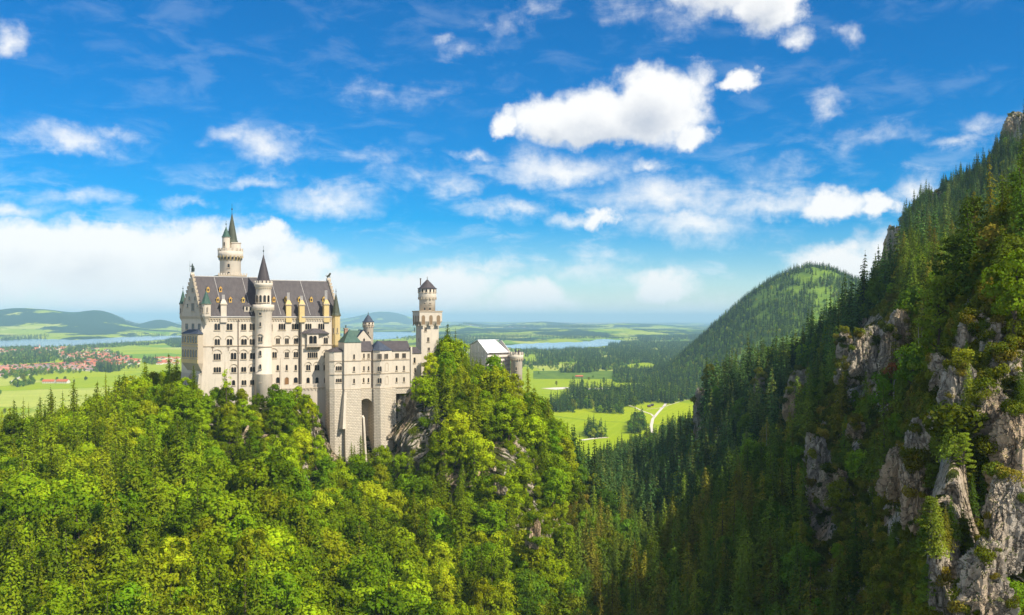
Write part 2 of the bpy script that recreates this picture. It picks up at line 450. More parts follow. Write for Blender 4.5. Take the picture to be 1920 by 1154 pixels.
H2 = H2 + bump(725, 62, 30000, .1, 400, 2.3) + bump(560, 120, 30000, .1, 250) + bump(860, 50, 15000, .1, 110) + bump(1010, 70, 22000, .12, 130) + bump(1180, 110, 20000, .12, 110) + bump(1100, 300, 11500, .14, 40)
H2 = H2 * (1 - lk) - 2.0 * lk
Z2 = ZP + H2
# the meadows fall away under the near hills
near = 1 - sstep(YY2, 900, 1250)
Z2 = Z2 - near * 30 * sstep(P2, -2000, -1999)

def plain_mat():
    m, N, out = material('meadows_and_woods')
    geo = N.n('ShaderNodeNewGeometry'); pos = geo.outputs['Position']
    sp = N.n('ShaderNodeSeparateXYZ'); N.link(pos, sp.inputs[0])
    flat = N.n('ShaderNodeCombineXYZ'); N.link(sp.outputs[0], flat.inputs[0]); N.link(sp.outputs[1], flat.inputs[1])
    p = flat.outputs[0]
    wob = N.vm('MULTIPLY', N.vm('SUBTRACT', N.noise(p, .0012, 3, .5, out=1), (.5, .5, .5)), (500, 500, 0))
    pw = N.vm('ADD', p, wob)
    v = N.n('ShaderNodeTexVoronoi', feature='F1'); v.inputs['Scale'].default_value = .0030
    N.link(N.vm('MULTIPLY', pw, (1, .55, 1)), v.inputs['Vector'])
    hsv = N.n('ShaderNodeSeparateColor'); N.link(v.outputs['Color'], hsv.inputs[0])
    r = hsv.outputs[0]
    col = N.mix(r, (.25, .34, .006), (.37, .42, .008))
    col = N.mix(N.mr(hsv.outputs[1], .8, .84), col, (.44, .46, .10))
    col = N.mix(N.mr(hsv.outputs[2], .86, .9), col, (.14, .27, .015))
    fine = N.noise(p, .02, 6, .6)
    col = N.mix(N.mr(fine, .3, .7, 0, .3), col, (.17, .30, .010))
    v2 = N.n('ShaderNodeTexVoronoi', feature='DISTANCE_TO_EDGE'); v2.inputs['Scale'].default_value = .0030
    N.link(N.vm('MULTIPLY', pw, (1, .55, 1)), v2.inputs['Vector'])
    col = N.mix(N.mr(v2.outputs['Distance'], .004, .016, .55, 0), col, (.11, .20, .02))
    wavy = N.m('SINE', N.m('MULTIPLY', N.m('ADD', N.m('MULTIPLY', sp.outputs[0], N.m('ADD', r, .35)), N.m('MULTIPLY', sp.outputs[1], N.m('SUBTRACT', hsv.outputs[1], .5))), .42))
    col = N.mix(N.mr(wavy, .2, 1, 0, .14), col, (.46, .54, .06))
    blot = N.noise(p, .0065, 5, .65)
    col = N.mix(N.mr(blot, .45, .75, 0, .5), col, (.20, .31, .012))
    # woods on the far land (too far off to show a tree)
    w1 = N.noise(N.vm('MULTIPLY', p, (1, .5, 1)), .0011, 7, .66, .3)
    wf = N.mr(w1, .50, .515)
    far = N.mr(sp.outputs[1], 6500, 10500)
    hill = N.mr(sp.outputs[2], -150, 60, 0, .06)
    wf = N.m('MULTIPLY', N.mr(N.m('ADD', w1, N.m('ADD', N.m('MULTIPLY', far, .05), hill)), .53, .54), N.mr(sp.outputs[1], 5200, 7600))
    col = N.mix(wf, col, (.020, .048, .016))
    principled(N, out, col, 1.0, .02)
    return m
mz = np.stack([X2.ravel(), YY2.ravel(), Z2.ravel()], 1)
ground = link('ground', np_mesh('ground', mz, grid_faces(len(PX2), len(Y2))[:, ::-1], [plain_mat()], True))
tag(ground, kind='structure')

def water_mat():
    m, N, out = material('lake_water')
    geo = N.n('ShaderNodeNewGeometry')
    w = N.noise(geo.outputs['Position'], .05, 3, .6)
    c = N.noise(geo.outputs['Position'], .0007, 3, .6)
    principled(N, out, N.mix(c, (.22, .36, .42), (.30, .44, .50)), .16, .5, w, .05, 1.0)
    return m
wmat = water_mat()
for L in LAKES:
    pts = []
    n = len(L)
    for k in range(n):                      # rounded, slightly ragged shore
        p0, p1, p2, p3 = L[k - 1], L[k], L[(k + 1) % n], L[(k + 2) % n]
        for t in np.linspace(0, 1, 8, endpoint=False):
            q = [.5 * ((2 * p1[c]) + (p2[c] - p0[c]) * t + (2 * p0[c] - 5 * p1[c] + 4 * p2[c] - p3[c]) * t * t + (3 * p1[c] - p0[c] - 3 * p2[c] + p3[c]) * t ** 3) for c in (0, 1)]
            q[1] *= 1 + .012 * math.sin(k * 3 + t * 9) + .01 * math.sin(k * 7 + t * 21)
            pts.append(((q[0] - CX) / F * q[1], q[1], 0))
    me = bpy.data.meshes.new('lake'); me.from_pydata(pts, [], [tuple(range(len(pts)))])
    me.materials.append(wmat)
    o = link('lake', me, loc=(0, 0, ZP + .6)); tag(o, kind='structure')

# ------------------------------------------------------------------ the wooded hill beyond the gorge
HILL_SKY = [(1000,727),(1130,715),(1205,712),(1240,698),(1290,655),(1340,606),(1400,556),(1450,520),(1490,500),(1520,492),(1560,500),(1600,520),(1640,540),(1700,552),(1800,560),(2000,575),(2300,590)]
PX3 = np.arange(1000, 2300, 5.0)
Y3 = np.linspace(2150, 4700, 280)
P3, YY3 = np.meshgrid(PX3, Y3, indexing='ij')
X3 = (P3 - CX) / F * YY3
skl = np.interp(P3, [s[0] for s in HILL_SKY], [s[1] for s in HILL_SKY])
crest = (HY - skl) / F * 2950 - 14
crest = np.maximum(crest, ZP + 1)
tfr = sstep(YY3, 1560, 2350); tbk = 1 - sstep(YY3, 2400, 3500)
_front = np.interp(P3, [1000, 1200, 1330, 1500, 2300], [2700, 2560, 2300, 2200, 2150])
tbk = 1 - sstep(YY3, 3000, 4600)
shape = np.where(YY3 < 2950, np.clip((YY3 - _front) / (2950 - _front), 0, 1) ** .9, tbk)
Z3 = ZP - 6 + (crest - ZP + 6) * shape - 30 * (YY3 < _front)
Z3 = Z3 + fbm(X3 / 160, YY3 / 160, 4) * 30 * np.clip((crest - ZP) / 150, 0, 1) * np.clip(shape * 3, 0, 1) * np.clip(1.15 - shape, .5, 1)
def hill_z(x, y):
    px = CX + F * x / y
    i = np.clip((px - PX3[0]) / 5.0, 0, len(PX3) - 1.001); j = np.clip((y - Y3[0]) / (Y3[1] - Y3[0]), 0, len(Y3) - 1.001)
    i0 = i.astype(int); j0 = j.astype(int); fi = i - i0; fj = j - j0
    return (Z3[i0, j0] * (1 - fi) * (1 - fj) + Z3[i0 + 1, j0] * fi * (1 - fj) + Z3[i0, j0 + 1] * (1 - fi) * fj + Z3[i0 + 1, j0 + 1] * fi * fj)
def hill_mat():
    m, N, out = material('hill_pasture')
    geo = N.n('ShaderNodeNewGeometry'); pos = geo.outputs['Position']
    sep = N.n('ShaderNodeSeparateXYZ'); N.link(geo.outputs['True Normal'], sep.inputs[0])
    rc, a, b = rock_colour(N, pos, .25)
    g = N.noise(pos, .03, 6, .6)
    col = N.mix(N.mr(g, .35, .65), (.075, .14, .02), (.15, .23, .022))
    f = N.mr(N.m('ADD', N.m('SUBTRACT', 1.0, sep.outputs[2]), N.m('MULTIPLY', N.m('SUBTRACT', g, .5), .5)), .42, .5)
    principled(N, out, N.mix(f, col, rc), .95, .05)
    return m
hill = link('hill', np_mesh('hill', np.stack([X3.ravel(), YY3.ravel(), Z3.ravel()], 1), grid_faces(len(PX3), len(Y3))[:, ::-1], [hill_mat()], True))
tag(hill, kind='structure')

# ------------------------------------------------------------------ rock standing out of the wooded slopes
def rock_mat():
    m, N, out = material('crag_rock')
    geo = N.n('ShaderNodeNewGeometry'); pos = geo.outputs['Position']
    sep = N.n('ShaderNodeSeparateXYZ'); N.link(geo.outputs['True Normal'], sep.inputs[0])
    rc, a, b = rock_colour(N, pos, 1.2)
    g2 = N.noise(pos, 1.1, 5, .65)
    f = N.m('MULTIPLY', N.mr(N.m('ADD', sep.outputs[2], N.m('MULTIPLY', N.m('SUBTRACT', g2, .5), 1.1)), .35, .55), .9)
    principled(N, out, N.mix(f, rc, (.085, .11, .02)), .95, .1, N.m('ADD', a, N.m('MULTIPLY', b, .5)), 1.0, 1.4)
    return m
RM = rock_mat()
CRAG_TUFTS = []
def crag(px_, py_, Y, w_, d_, h_, seed):
    c = at(px_, py_, Y)
    nu, nv = 110, 90
    u, v = np.meshgrid(np.linspace(0, 2 * math.pi, nu, endpoint=False), np.linspace(-math.pi / 2, math.pi / 2, nv), indexing='ij')
    sg = lambda t, e: np.sign(t) * np.abs(t) ** e
    x = sg(np.cos(u), .7) * np.cos(v) ** .55; y = sg(np.sin(u), .7) * np.cos(v) ** .55; z = sg(np.sin(v), .75)
    s1 = fbm(x * 1.5 + seed + z * .6, y * 1.5 + z * 1.1 + seed, 5, .62); s2 = fbm(x * 4 + seed * 2, z * 3.2 * h_ / w_ + y * 3, 5, .62); s3 = np.abs(fbm(x * 3.5 + y * 2 + seed, z * .8, 4, .6))
    r = 1 + s1 * .55 + s2 * .22 - s3 * .5
    X = x * r * w_ / 2 * (1 - .28 * z) ; Yv = y * r * d_ / 2 * (1 - .2 * z); Z = z * h_ / 2 * (1 + s1 * .3) + s2 * .8
    V = np.stack([X.ravel() + c.x, Yv.ravel() + Y, Z.ravel() + c.z], 1)
    sel = (np.random.default_rng(seed).random(X.size) < .0022) & (s1.ravel() > -.25)
    CRAG_TUFTS.append(V[sel])
    i = np.arange(nu)[:, None]; j = np.arange(nv - 1)[None, :]
    a = (i * nv + j).ravel(); b = (((i + 1) % nu) * nv + j).ravel()
    o = link('cliff', np_mesh('cliff', V, np.stack([a, b, b + 1, a + 1], 1), [RM], False)); tag(o, kind='structure')
    return o
CRAGS = [(1690, 625, 345, 8, 7, 16, 41), (1890, 560, 158, 6, 5, 10, 42), (1868, 650, 146, 5, 5, 8, 43), (1815, 640, 152, 4, 4, 7, 44), (1905, 860, 126, 7, 5, 12, 45), (1850, 1090, 112, 6, 5, 9, 46), (1890, 980, 117, 6, 4, 12, 47), (1585, 650, 400, 7, 6, 12, 48), (1765, 820, 150, 5, 5, 10, 49), (1480, 760, 420, 6, 5, 14, 50), (1720, 930, 140, 4, 4, 12, 51), (1425, 720, 500, 6, 5, 12, 52), (1640, 650, 352, 13, 10, 15, 1), (1618, 668, 342, 10, 8, 16, 2), (1668, 660, 340, 9, 8, 18, 3), (1535, 890, 322, 8, 8, 25, 4), (1524, 840, 338, 5, 6, 14, 5), (1562, 915, 312, 10, 8, 13, 6), (1690, 890, 205, 8, 6, 12, 7), (1725, 850, 170, 5, 5, 12, 8), (1672, 905, 215, 5, 5, 9, 9),
         (1770, 700, 150, 4.5, 5, 6, 10), (1800, 735, 140, 5, 4, 9, 11), (1590, 700, 380, 9, 7, 10, 12), (1500, 715, 470, 10, 7, 12, 13), (1313, 765, 585, 9, 12, 24, 14), (1605, 805, 310, 6, 5, 6, 15), (1855, 790, 131, 6, 4, 9, 16), (1885, 700, 140, 5, 4, 7, 17), (1840, 745, 139, 4, 4, 5, 23),
         (757, 790, 428, 10, 9, 26, 18), (592, 800, 398, 4, 6, 13, 20), (1000, 1000, 338, 5, 6, 13, 21), (935, 915, 364, 5, 5, 6, 22), (1780, 560, 185, 4, 4, 6, 24), (1675, 480, 985, 22, 20, 60, 25), (1905, 250, 990, 28, 24, 44, 26), (1757, 372, 1000, 9, 9, 16, 27), (1755, 540, 420, 8, 6, 10, 29), (1745, 600, 330, 7, 6, 13, 30)]
for q in CRAGS: crag(*q)
# ------------------------------------------------------------------ foliage materials
def leaf_mat(name, c_lo, c_hi, c_alt, transl=.35, rough=.55, patch=.02):
    """leaves: the colour differs from tree to tree and from bough to bough"""
    m, N, out = material(name)
    oi = N.n('ShaderNodeObjectInfo'); geo = N.n('ShaderNodeNewGeometry')
    r = oi.outputs['Random']
    r2 = N.m('FRACT', N.m('MULTIPLY', r, 37.7))
    r3 = N.m('FRACT', N.m('MULTIPLY', r, 91.3))
    col = N.mix(r2, c_lo, c_hi)
    col = N.mix(N.mr(r, .72, .86), col, c_alt)
    rpi = geo.outputs['Random Per Island']
    b = N.noise(geo.outputs['Position'], .35, 3, .6)
    val = N.m('MULTIPLY', N.mr(r3, 0, 1, .5, 1.36), N.m('MULTIPLY', N.mr(rpi, 0, 1, .78, 1.22), N.mr(b, .3, .7, .75, 1.25)))
    hs = N.n('ShaderNodeHueSaturation')
    N.link(col, hs.inputs['Color']); N.link(val, hs.inputs['Value'])
    N.link(N.m('MULTIPLY_ADD', N.m('SUBTRACT', rpi, .5), .03, .5), hs.inputs['Hue'])
    c = hs.outputs[0]
    d = N.n('ShaderNodeBsdfDiffuse'); N.link(c, d.inputs[0])
    t = N.n('ShaderNodeBsdfTranslucent'); N.link(N.mix(1.0, c, (1.25, 1.15, .5), 'MULTIPLY'), t.inputs[0])
    mx = N.n('ShaderNodeMixShader'); mx.inputs[0].default_value = transl
    N.link(d.outputs[0], mx.inputs[1]); N.link(t.outputs[0], mx.inputs[2])
    N.link(mx.outputs[0], out.inputs[0])
    return m

def simple_mat(name, c1, c2, scale=1.0, rough=.9, spec=.15, bump=0.0):
    m, N, out = material(name)
    tcn = N.n('ShaderNodeTexCoord')
    n = N.noise(tcn.outputs['Object'], scale, 6, .65)
    principled(N, out, N.mix(N.mr(n, .3, .7), c1, c2), rough, spec, n if bump else None, bump, .1)
    return m

M = {}
M['bark'] = simple_mat('bark', (.05, .038, .026), (.13, .10, .075), 2.0)
M['pale_bark'] = simple_mat('pale_bark', (.22, .19, .15), (.42, .38, .31), 2.0)
M['leaf'] = leaf_mat('broad_leaves', (.130, .240, .008), (.320, .420, .010), (.350, .400, .012), .34)
M['leaf_dark'] = leaf_mat('shaded_slope_leaves', (.105, .215, .016), (.215, .330, .018), (.280, .320, .022), .42)  # darker copy of the broad leaves, the slope's shade put into the colour
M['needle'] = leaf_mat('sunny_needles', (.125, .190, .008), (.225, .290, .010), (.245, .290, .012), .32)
M['needle_dark'] = leaf_mat('mountain_needles', (.100, .170, .022), (.190, .250, .024), (.250, .240, .028), .34)  # darker copy of the sunny needles, shade of the slope mixed into the colour
M['needle_far'] = leaf_mat('far_needles', (.030, .070, .018), (.070, .120, .018), (.12, .19, .016), .2)
M['crag_leaf'] = leaf_mat('crag_leaves', (.080, .115, .014), (.185, .200, .016), (.24, .20, .030), .3)
M['needle_mtn'] = leaf_mat('flank_shade_needles', (.050, .105, .030), (.090, .155, .036), (.125, .165, .034), .28)  # darker, bluer needle copy: the flank's shade and haze put into the colour
M['leaf_rust'] = leaf_mat('rust_leaves', (.38, .12, .05), (.46, .17, .07), (.40, .16, .08), .3)
M['leaf_yellow'] = leaf_mat('yellow_leaves', (.26, .33, .006), (.34, .36, .006), (.30, .34, .006), .45)
M['blossom'] = leaf_mat('pale_sprays', (.50, .46, .30), (.60, .56, .38), (.5, .5, .3), .3)

R = np.random.default_rng(11)

def cards(cen, nrm, size, rng, jit=.7, aspect=1.0):
    """small tilted quads: leaf sprays centred on cen facing roughly nrm"""
    n = len(cen)
    nn = nrm + rng.normal(0, jit, (n, 3)); nn /= np.linalg.norm(nn, axis=1)[:, None] + 1e-9
    a = np.cross(nn, rng.normal(0, 1, (n, 3))); a /= np.linalg.norm(a, axis=1)[:, None] + 1e-9
    b = np.cross(nn, a)
    s = size * rng.uniform(.6, 1.35, n)
    a *= s[:, None]; b *= (s * aspect)[:, None]
    v = np.stack([cen - a * .9, cen - b * .6 + a * .15, cen + a, cen + b * .6 - a * .15], 1)
    return v.reshape(-1, 3)

def quads(nv):
    return np.arange(nv).reshape(-1, 4)

def tube_np(path, rad, sides=6):
    """tapered tube along a path: verts, quads"""
    path = np.asarray(path, float); n = len(path)
    vs = []
    for i in range(n):
        d = path[min(i + 1, n - 1)] - path[max(i - 1, 0)]; d /= np.linalg.norm(d) + 1e-9
        a = np.cross(d, (0.3, 1, .1)); a /= np.linalg.norm(a) + 1e-9; b = np.cross(d, a)
        for k in range(sides):
            t = 2 * math.pi * k / sides
            vs.append(path[i] + (a * math.cos(t) + b * math.sin(t)) * rad[i])
    fs = [(i * sides + k, i * sides + (k + 1) % sides, (i + 1) * sides + (k + 1) % sides, (i + 1) * sides + k) for i in range(n - 1) for k in range(sides)]
    return np.array(vs), np.array(fs)

def join_np(parts):
    V, Fc, o = [], [], 0
    for v, f in parts:
        V.append(v); Fc.append(f + o); o += len(v)
    return np.concatenate(V), np.concatenate(Fc)

def broadleaf(seed, h=15.0, w=5.2, n_lobes=15, per=420, leaf=.34, open_=.0, low=.22):
    rng = np.random.default_rng(seed)
    lobes = []
    for i in range(n_lobes):
        t = (i + .5) / n_lobes
        z = h * (low + (1 - low) * (t ** .9) * .88)
        prof = math.sin(math.pi * min(1, max(.0, (z / h - low * .6) / (1 - low * .6))) ** .85) ** .7
        a = i * 2.4 + rng.uniform(-.5, .5)
        rr = w * prof * rng.uniform(.45, .8)
        r = w * rng.uniform(.30, .50) * (.6 + .4 * prof)
        lobes.append((math.cos(a) * rr, math.sin(a) * rr, z, r))
    lobes.append((0, 0, h * .9, w * .34)); lobes.append((rng.uniform(-1, 1), rng.uniform(-1, 1), h * .62, w * .5))
    cen, nrm = [], []
    for (x, y, z, r) in lobes:
        n = int(per * (r / (w * .4)) ** 2)
        d = rng.normal(0, 1, (n, 3)); d /= np.linalg.norm(d, axis=1)[:, None]
        d = d[d[:, 2] > -.75]
        rad = r * (1 + .16 * np.sin(d[:, 0] * 9 + seed) * np.cos(d[:, 1] * 8 + z) + rng.normal(0, .07, len(d)))
        rad = rad * np.where(rng.random(len(d)) < .16, .72, 1)
        c = np.array([x, y, z]) + d * rad[:, None] * np.array([1, 1, .82])
        # leave gaps where boughs part
        g = np.sin(c[:, 0] * 1.9 + seed) + np.sin(c[:, 1] * 2.1 + 2) + np.sin(c[:, 2] * 1.7 + seed * .7)
        k = g > (-1.0 + open_)
        cen.append(c[k]); nrm.append(d[k])
    cen = np.concatenate(cen); nrm = np.concatenate(nrm)
    crown = cards(cen, nrm + np.array([0, 0, .2]), leaf, rng, .34)
    tp = [(0, 0, -2.5), (rng.uniform(-.2, .2), 0, h * .25), (rng.uniform(-.5, .5), rng.uniform(-.5, .5), h * .55), (0, 0, h * .85)]
    parts = [tube_np(tp, [.34, .27, .17, .05], 7)]
    for (x, y, z, r) in lobes[::2]:
        z0 = max(h * .18, z - r * 1.1 - math.hypot(x, y) * .45)
        parts.append(tube_np([(0, 0, z0), (x * .5, y * .5, (z0 + z) / 2 - .2), (x, y, z)], [.13, .09, .03], 5))
    return crown, join_np(parts)

def spruce(seed, h=22.0, w=3.4, levels=30, per=9, seg=5, card=.55, droop=.35, ragged=.25, low=.06):
    rng = np.random.default_rng(seed)
    cen, nrm, sz = [], [], []
    for L in range(levels):
        t = (L + rng.uniform(-.3, .3)) / levels
        z = h * (low + (1 - low) * t)
        rad = w * (1 - t) ** .74 * rng.uniform(1 - ragged, 1 + ragged * .6) + .12
        nb = max(4, int(per * (.45 + .55 * (1 - t))))
        a0 = rng.uniform(0, 6.28)
        for b in range(nb):
            a = a0 + b * 2 * math.pi / nb + rng.uniform(-.25, .25)
            rr = rad * rng.uniform(.7, 1.15)
            n = max(2, int(seg * rr / w * 1.6 + 1.5))
            u = (np.arange(n) + rng.uniform(.2, 1, n)) / n
            x = np.cos(a) * u * rr; y = np.sin(a) * u * rr
            zz = z + .12 * rr - droop * rr * u ** 1.3 + rng.normal(0, .12, n)
            side = rng.normal(0, .16 * rr + .05, n) * u
            x = x - np.sin(a) * side; y = y + np.cos(a) * side
            cen.append(np.stack([x, y, zz], 1))
            nv = np.array([np.cos(a) * .75, np.sin(a) * .75, .75])
            nrm.append(np.repeat(nv[None], n, 0)); sz.append(np.full(n, card * (.55 + .45 * (1 - t))))
    cen.append(np.stack([np.zeros(6), np.zeros(6), h * np.linspace(.95, 1.03, 6)], 1)); nrm.append(np.repeat([[0.7, .2, .3]], 6, 0)); sz.append(np.full(6, card * .35))
    cen = np.concatenate(cen); nrm = np.concatenate(nrm); sz = np.concatenate(sz)
    crown = cards(cen, nrm, sz, rng, .38, .8)
    return crown, tube_np([(0, 0, -2.5), (0, 0, h * .3), (0, 0, h * .7), (0, 0, h * 1.0)], [.30, .24, .12, .03], 6)

def pine(seed, h=17.0, w=4.2):
    """open, layered crown on a crooked stem, as on the crags"""
    rng = np.random.default_rng(seed)
    cen, nrm, parts = [], [], []
    stem = [(0, 0, -2.5), (.3, .1, h * .3), (-.2, .3, h * .6), (.3, 0, h * .95)]
    parts.append(tube_np(stem, [.32, .25, .16, .05], 7))
    for i in range(26):
        t = .22 + .78 * i / 26
        a = i * 2.4 + rng.uniform(-.4, .4)
        rr = w * (1.12 - t) ** .6 * rng.uniform(.55, 1.1)
        z = h * t
        tip = np.array([math.cos(a) * rr, math.sin(a) * rr, z + rr * .18])
        parts.append(tube_np([(0, 0, z - .5), tip * np.array([.5, .5, 1]) - np.array([0, 0, .3]), tip], [.09, .06, .02], 4))
        for q in range(3):
            c = tip * np.array([.55 + .22 * q, .55 + .22 * q, 1]) + rng.normal(0, .25, 3)
            n = 46
            d = rng.normal(0, 1, (n, 3)); d /= np.linalg.norm(d, axis=1)[:, None]
            s = np.array([1.15, 1.15, .42]) * rng.uniform(.8, 1.2)
            cen.append(c + d * s); nrm.append(d * np.array([.6, .6, 1]) + np.array([0, 0, .5]))
    cen = np.concatenate(cen); nrm = np.concatenate(nrm)
    return cards(cen, nrm, .27, rng, .5), join_np(parts)

def bush(seed, h=3.2, w=2.4, per=160, leaf=.26):
    rng = np.random.default_rng(seed)
    cen, nrm = [], []
    for i in range(7):
        a = i * 2.4; rr = w * rng.uniform(.1, .7)
        c = np.array([math.cos(a) * rr, math.sin(a) * rr, h * rng.uniform(.2, .75)])
        d = rng.normal(0, 1, (per, 3)); d /= np.linalg.norm(d, axis=1)[:, None]
        cen.append(c + d * w * .42 * (1 + rng.normal(0, .15, (per, 1)))); nrm.append(d)
    cen = np.concatenate(cen); nrm = np.concatenate(nrm)
    return cards(cen, nrm, leaf, rng, .6), tube_np([(0, 0, -1.2), (.1, 0, h * .5), (0, 0, h * .8)], [.10, .06, .02], 5)

def tree_kind(name, gen, leafmat, bark='bark'):
    """crown mesh, trunk mesh and a joined mesh for the uncountable rest of the wood"""
    cv, (tv, tf) = gen
    cm = np_mesh(name + '_crown', cv, quads(len(cv)), [leafmat])
    tm = np_mesh(name + '_trunk', tv, tf, [M[bark]], True)
    nv = len(cv)
    v = np.concatenate([cv, tv]); f = np.concatenate([quads(nv), tf + nv])
    jm = np_mesh(name + '_whole', v, f, [leafmat, M[bark]], False, np.r_[np.zeros(nv // 4, int), np.ones(len(tf), int)])
    jo = bpy.data.objects.new(name + '_whole', jm)       # not linked to the scene: only a source for the wood
    return {'crown': cm, 'trunk': tm, 'whole': jo, 'name': name}

BROAD = [tree_kind('broadleaf', broadleaf(s, h, w, nl, per, lf, op), M['leaf']) for (s, h, w, nl, per, lf, op) in
         [(1, 15, 5.4, 12, 560, .33, -.1), (2, 17, 5.0, 18, 430, .34, .15), (3, 13, 5.8, 9, 640, .34, -.3), (4, 18, 4.2, 14, 430, .32, .2), (5, 14, 4.8, 10, 560, .33, -.3), (6, 16, 5.6, 22, 330, .36, .5)]]
SPRUCE = [tree_kind('spruce', spruce(s, h, w, lv, pr, sg, cd, dr, rg), M['needle']) for (s, h, w, lv, pr, sg, cd, dr, rg) in
          [(21, 20, 4.9, 32, 13, 8, .50, .35, .3), (22, 22, 4.5, 34, 13, 8, .48, .45, .25), (23, 17, 4.7, 28, 13, 8, .50, .25, .35), (24, 20, 4.0, 31, 12, 7, .46, .4, .3), (25, 23, 5.6, 30, 12, 8, .54, .5, .55), (26, 21, 3.4, 24, 9, 7, .44, .5, .5)]]
def recolour(kinds, mat, name):
    """the same shapes with another leaf colour"""
    out = []
    for k in kinds:
        d = {'name': name, 'trunk': k['trunk']}
        d['crown'] = k['crown'].copy(); d['crown'].materials[0] = mat
        w = k['whole'].data.copy(); w.materials[0] = mat
        d['whole'] = bpy.data.objects.new(name + '_whole', w)
        out.append(d)
    return out
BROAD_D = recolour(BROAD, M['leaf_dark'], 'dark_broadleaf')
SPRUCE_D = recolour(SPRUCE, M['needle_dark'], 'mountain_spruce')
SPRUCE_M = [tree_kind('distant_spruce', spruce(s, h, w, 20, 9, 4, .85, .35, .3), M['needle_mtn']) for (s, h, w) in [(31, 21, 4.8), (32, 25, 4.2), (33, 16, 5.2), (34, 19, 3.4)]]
SPRUCE_F = [tree_kind('far_spruce', spruce(s, h, w, 12, 6, 2, 1.5, .3, .3), M['needle_far']) for (s, h, w) in [(41, 22, 4.4), (42, 25, 4.2)]]
ROUND_F = [tree_kind('far_broadleaf', broadleaf(s, 14, 6, 7, 60, 1.0, -.5, .12), M['leaf_dark']) for s in (51, 52)]
PINE = [tree_kind('crag_pine', pine(61), M['needle_dark']), tree_kind('crag_pine', pine(62, 14, 4.6), M['needle_dark'])]
BUSH = [tree_kind('shrub', bush(71), M['leaf']), tree_kind('shrub', bush(72, 2.6, 2.8), M['needle'])]
BUSH_D = recolour(BUSH, M['crag_leaf'], 'crag_shrub')

def scatter(name, srcs, pts, scl, rot, var, label_kind='stuff'):
    """ONE object for trees nobody could count: points that carry a whole tree each"""
    me = bpy.data.meshes.new(name)
    n = len(pts)
    me.vertices.add(n); me.vertices.foreach_set('co', np.asarray(pts, np.float32).ravel())
    for nm, arr in (('tscale', scl), ('trot', rot)):
        a = me.attributes.new(nm, 'FLOAT', 'POINT'); a.data.foreach_set('value', np.asarray(arr, np.float32))
    a = me.attributes.new('tvar', 'INT', 'POINT'); a.data.foreach_set('value', np.asarray(var, np.int32))
    ob = link(name, me); tag(ob, kind='stuff')
    ng = bpy.data.node_groups.new(name, 'GeometryNodeTree')
    ng.interface.new_socket('Geometry', in_out='INPUT', socket_type='NodeSocketGeometry')
    ng.interface.new_socket('Geometry', in_out='OUTPUT', socket_type='NodeSocketGeometry')
    gi = ng.nodes.new('NodeGroupInput'); go = ng.nodes.new('NodeGroupOutput')
    jn = ng.nodes.new('GeometryNodeJoinGeometry')
    def attr(nm, ty):
        a = ng.nodes.new('GeometryNodeInputNamedAttribute'); a.data_type = ty; a.inputs[0].default_value = nm
        return a.outputs[0]
    s_, r_, v_ = attr('tscale', 'FLOAT'), attr('trot', 'FLOAT'), attr('tvar', 'INT')
    cb = ng.nodes.new('ShaderNodeCombineXYZ'); ng.links.new(r_, cb.inputs[2])
    cs = ng.nodes.new('ShaderNodeCombineXYZ')
    for i in range(3): ng.links.new(s_, cs.inputs[i])
    for k, src in enumerate(srcs):
        cmp_ = ng.nodes.new('FunctionNodeCompare'); cmp_.data_type = 'INT'; cmp_.operation = 'EQUAL'
        ng.links.new(v_, cmp_.inputs[2]); cmp_.inputs[3].default_value = k
        oi = ng.nodes.new('GeometryNodeObjectInfo'); oi.inputs[0].default_value = src['whole']; oi.inputs[1].default_value = True
        ip = ng.nodes.new('GeometryNodeInstanceOnPoints')
        ng.links.new(gi.outputs[0], ip.inputs['Points']); ng.links.new(cmp_.outputs[0], ip.inputs['Selection'])
        ng.links.new(oi.outputs['Geometry'], ip.inputs['Instance'])
        ng.links.new(cb.outputs[0], ip.inputs['Rotation']); ng.links.new(cs.outputs[0], ip.inputs['Scale'])
        ng.links.new(ip.outputs[0], jn.inputs[0])
    ng.links.new(jn.outputs[0], go.inputs[0])
    md = ob.modifiers.new('trees', 'NODES'); md.node_group = ng
    return ob

random.seed(3)
def plant(name, kind, loc, scale, rz, lean=(0, 0)):
    """one tree: an empty at its foot with trunk and crown"""
    wf = random.uniform(.82, 1.3) if 'spruce' in name else random.uniform(.88, 1.16)
    e = empty(name, loc); e.scale = (scale * wf, scale * wf * random.uniform(.92, 1.08), scale); e.rotation_euler = (lean[0], lean[1], rz)
    link('trunk', kind['trunk'], e); link('crown', kind['crown'], e)
    return e

# ------------------------------------------------------------------ where trees stand
def project(x, y, z):
    return CX + F * x / y, HY - F * z / y

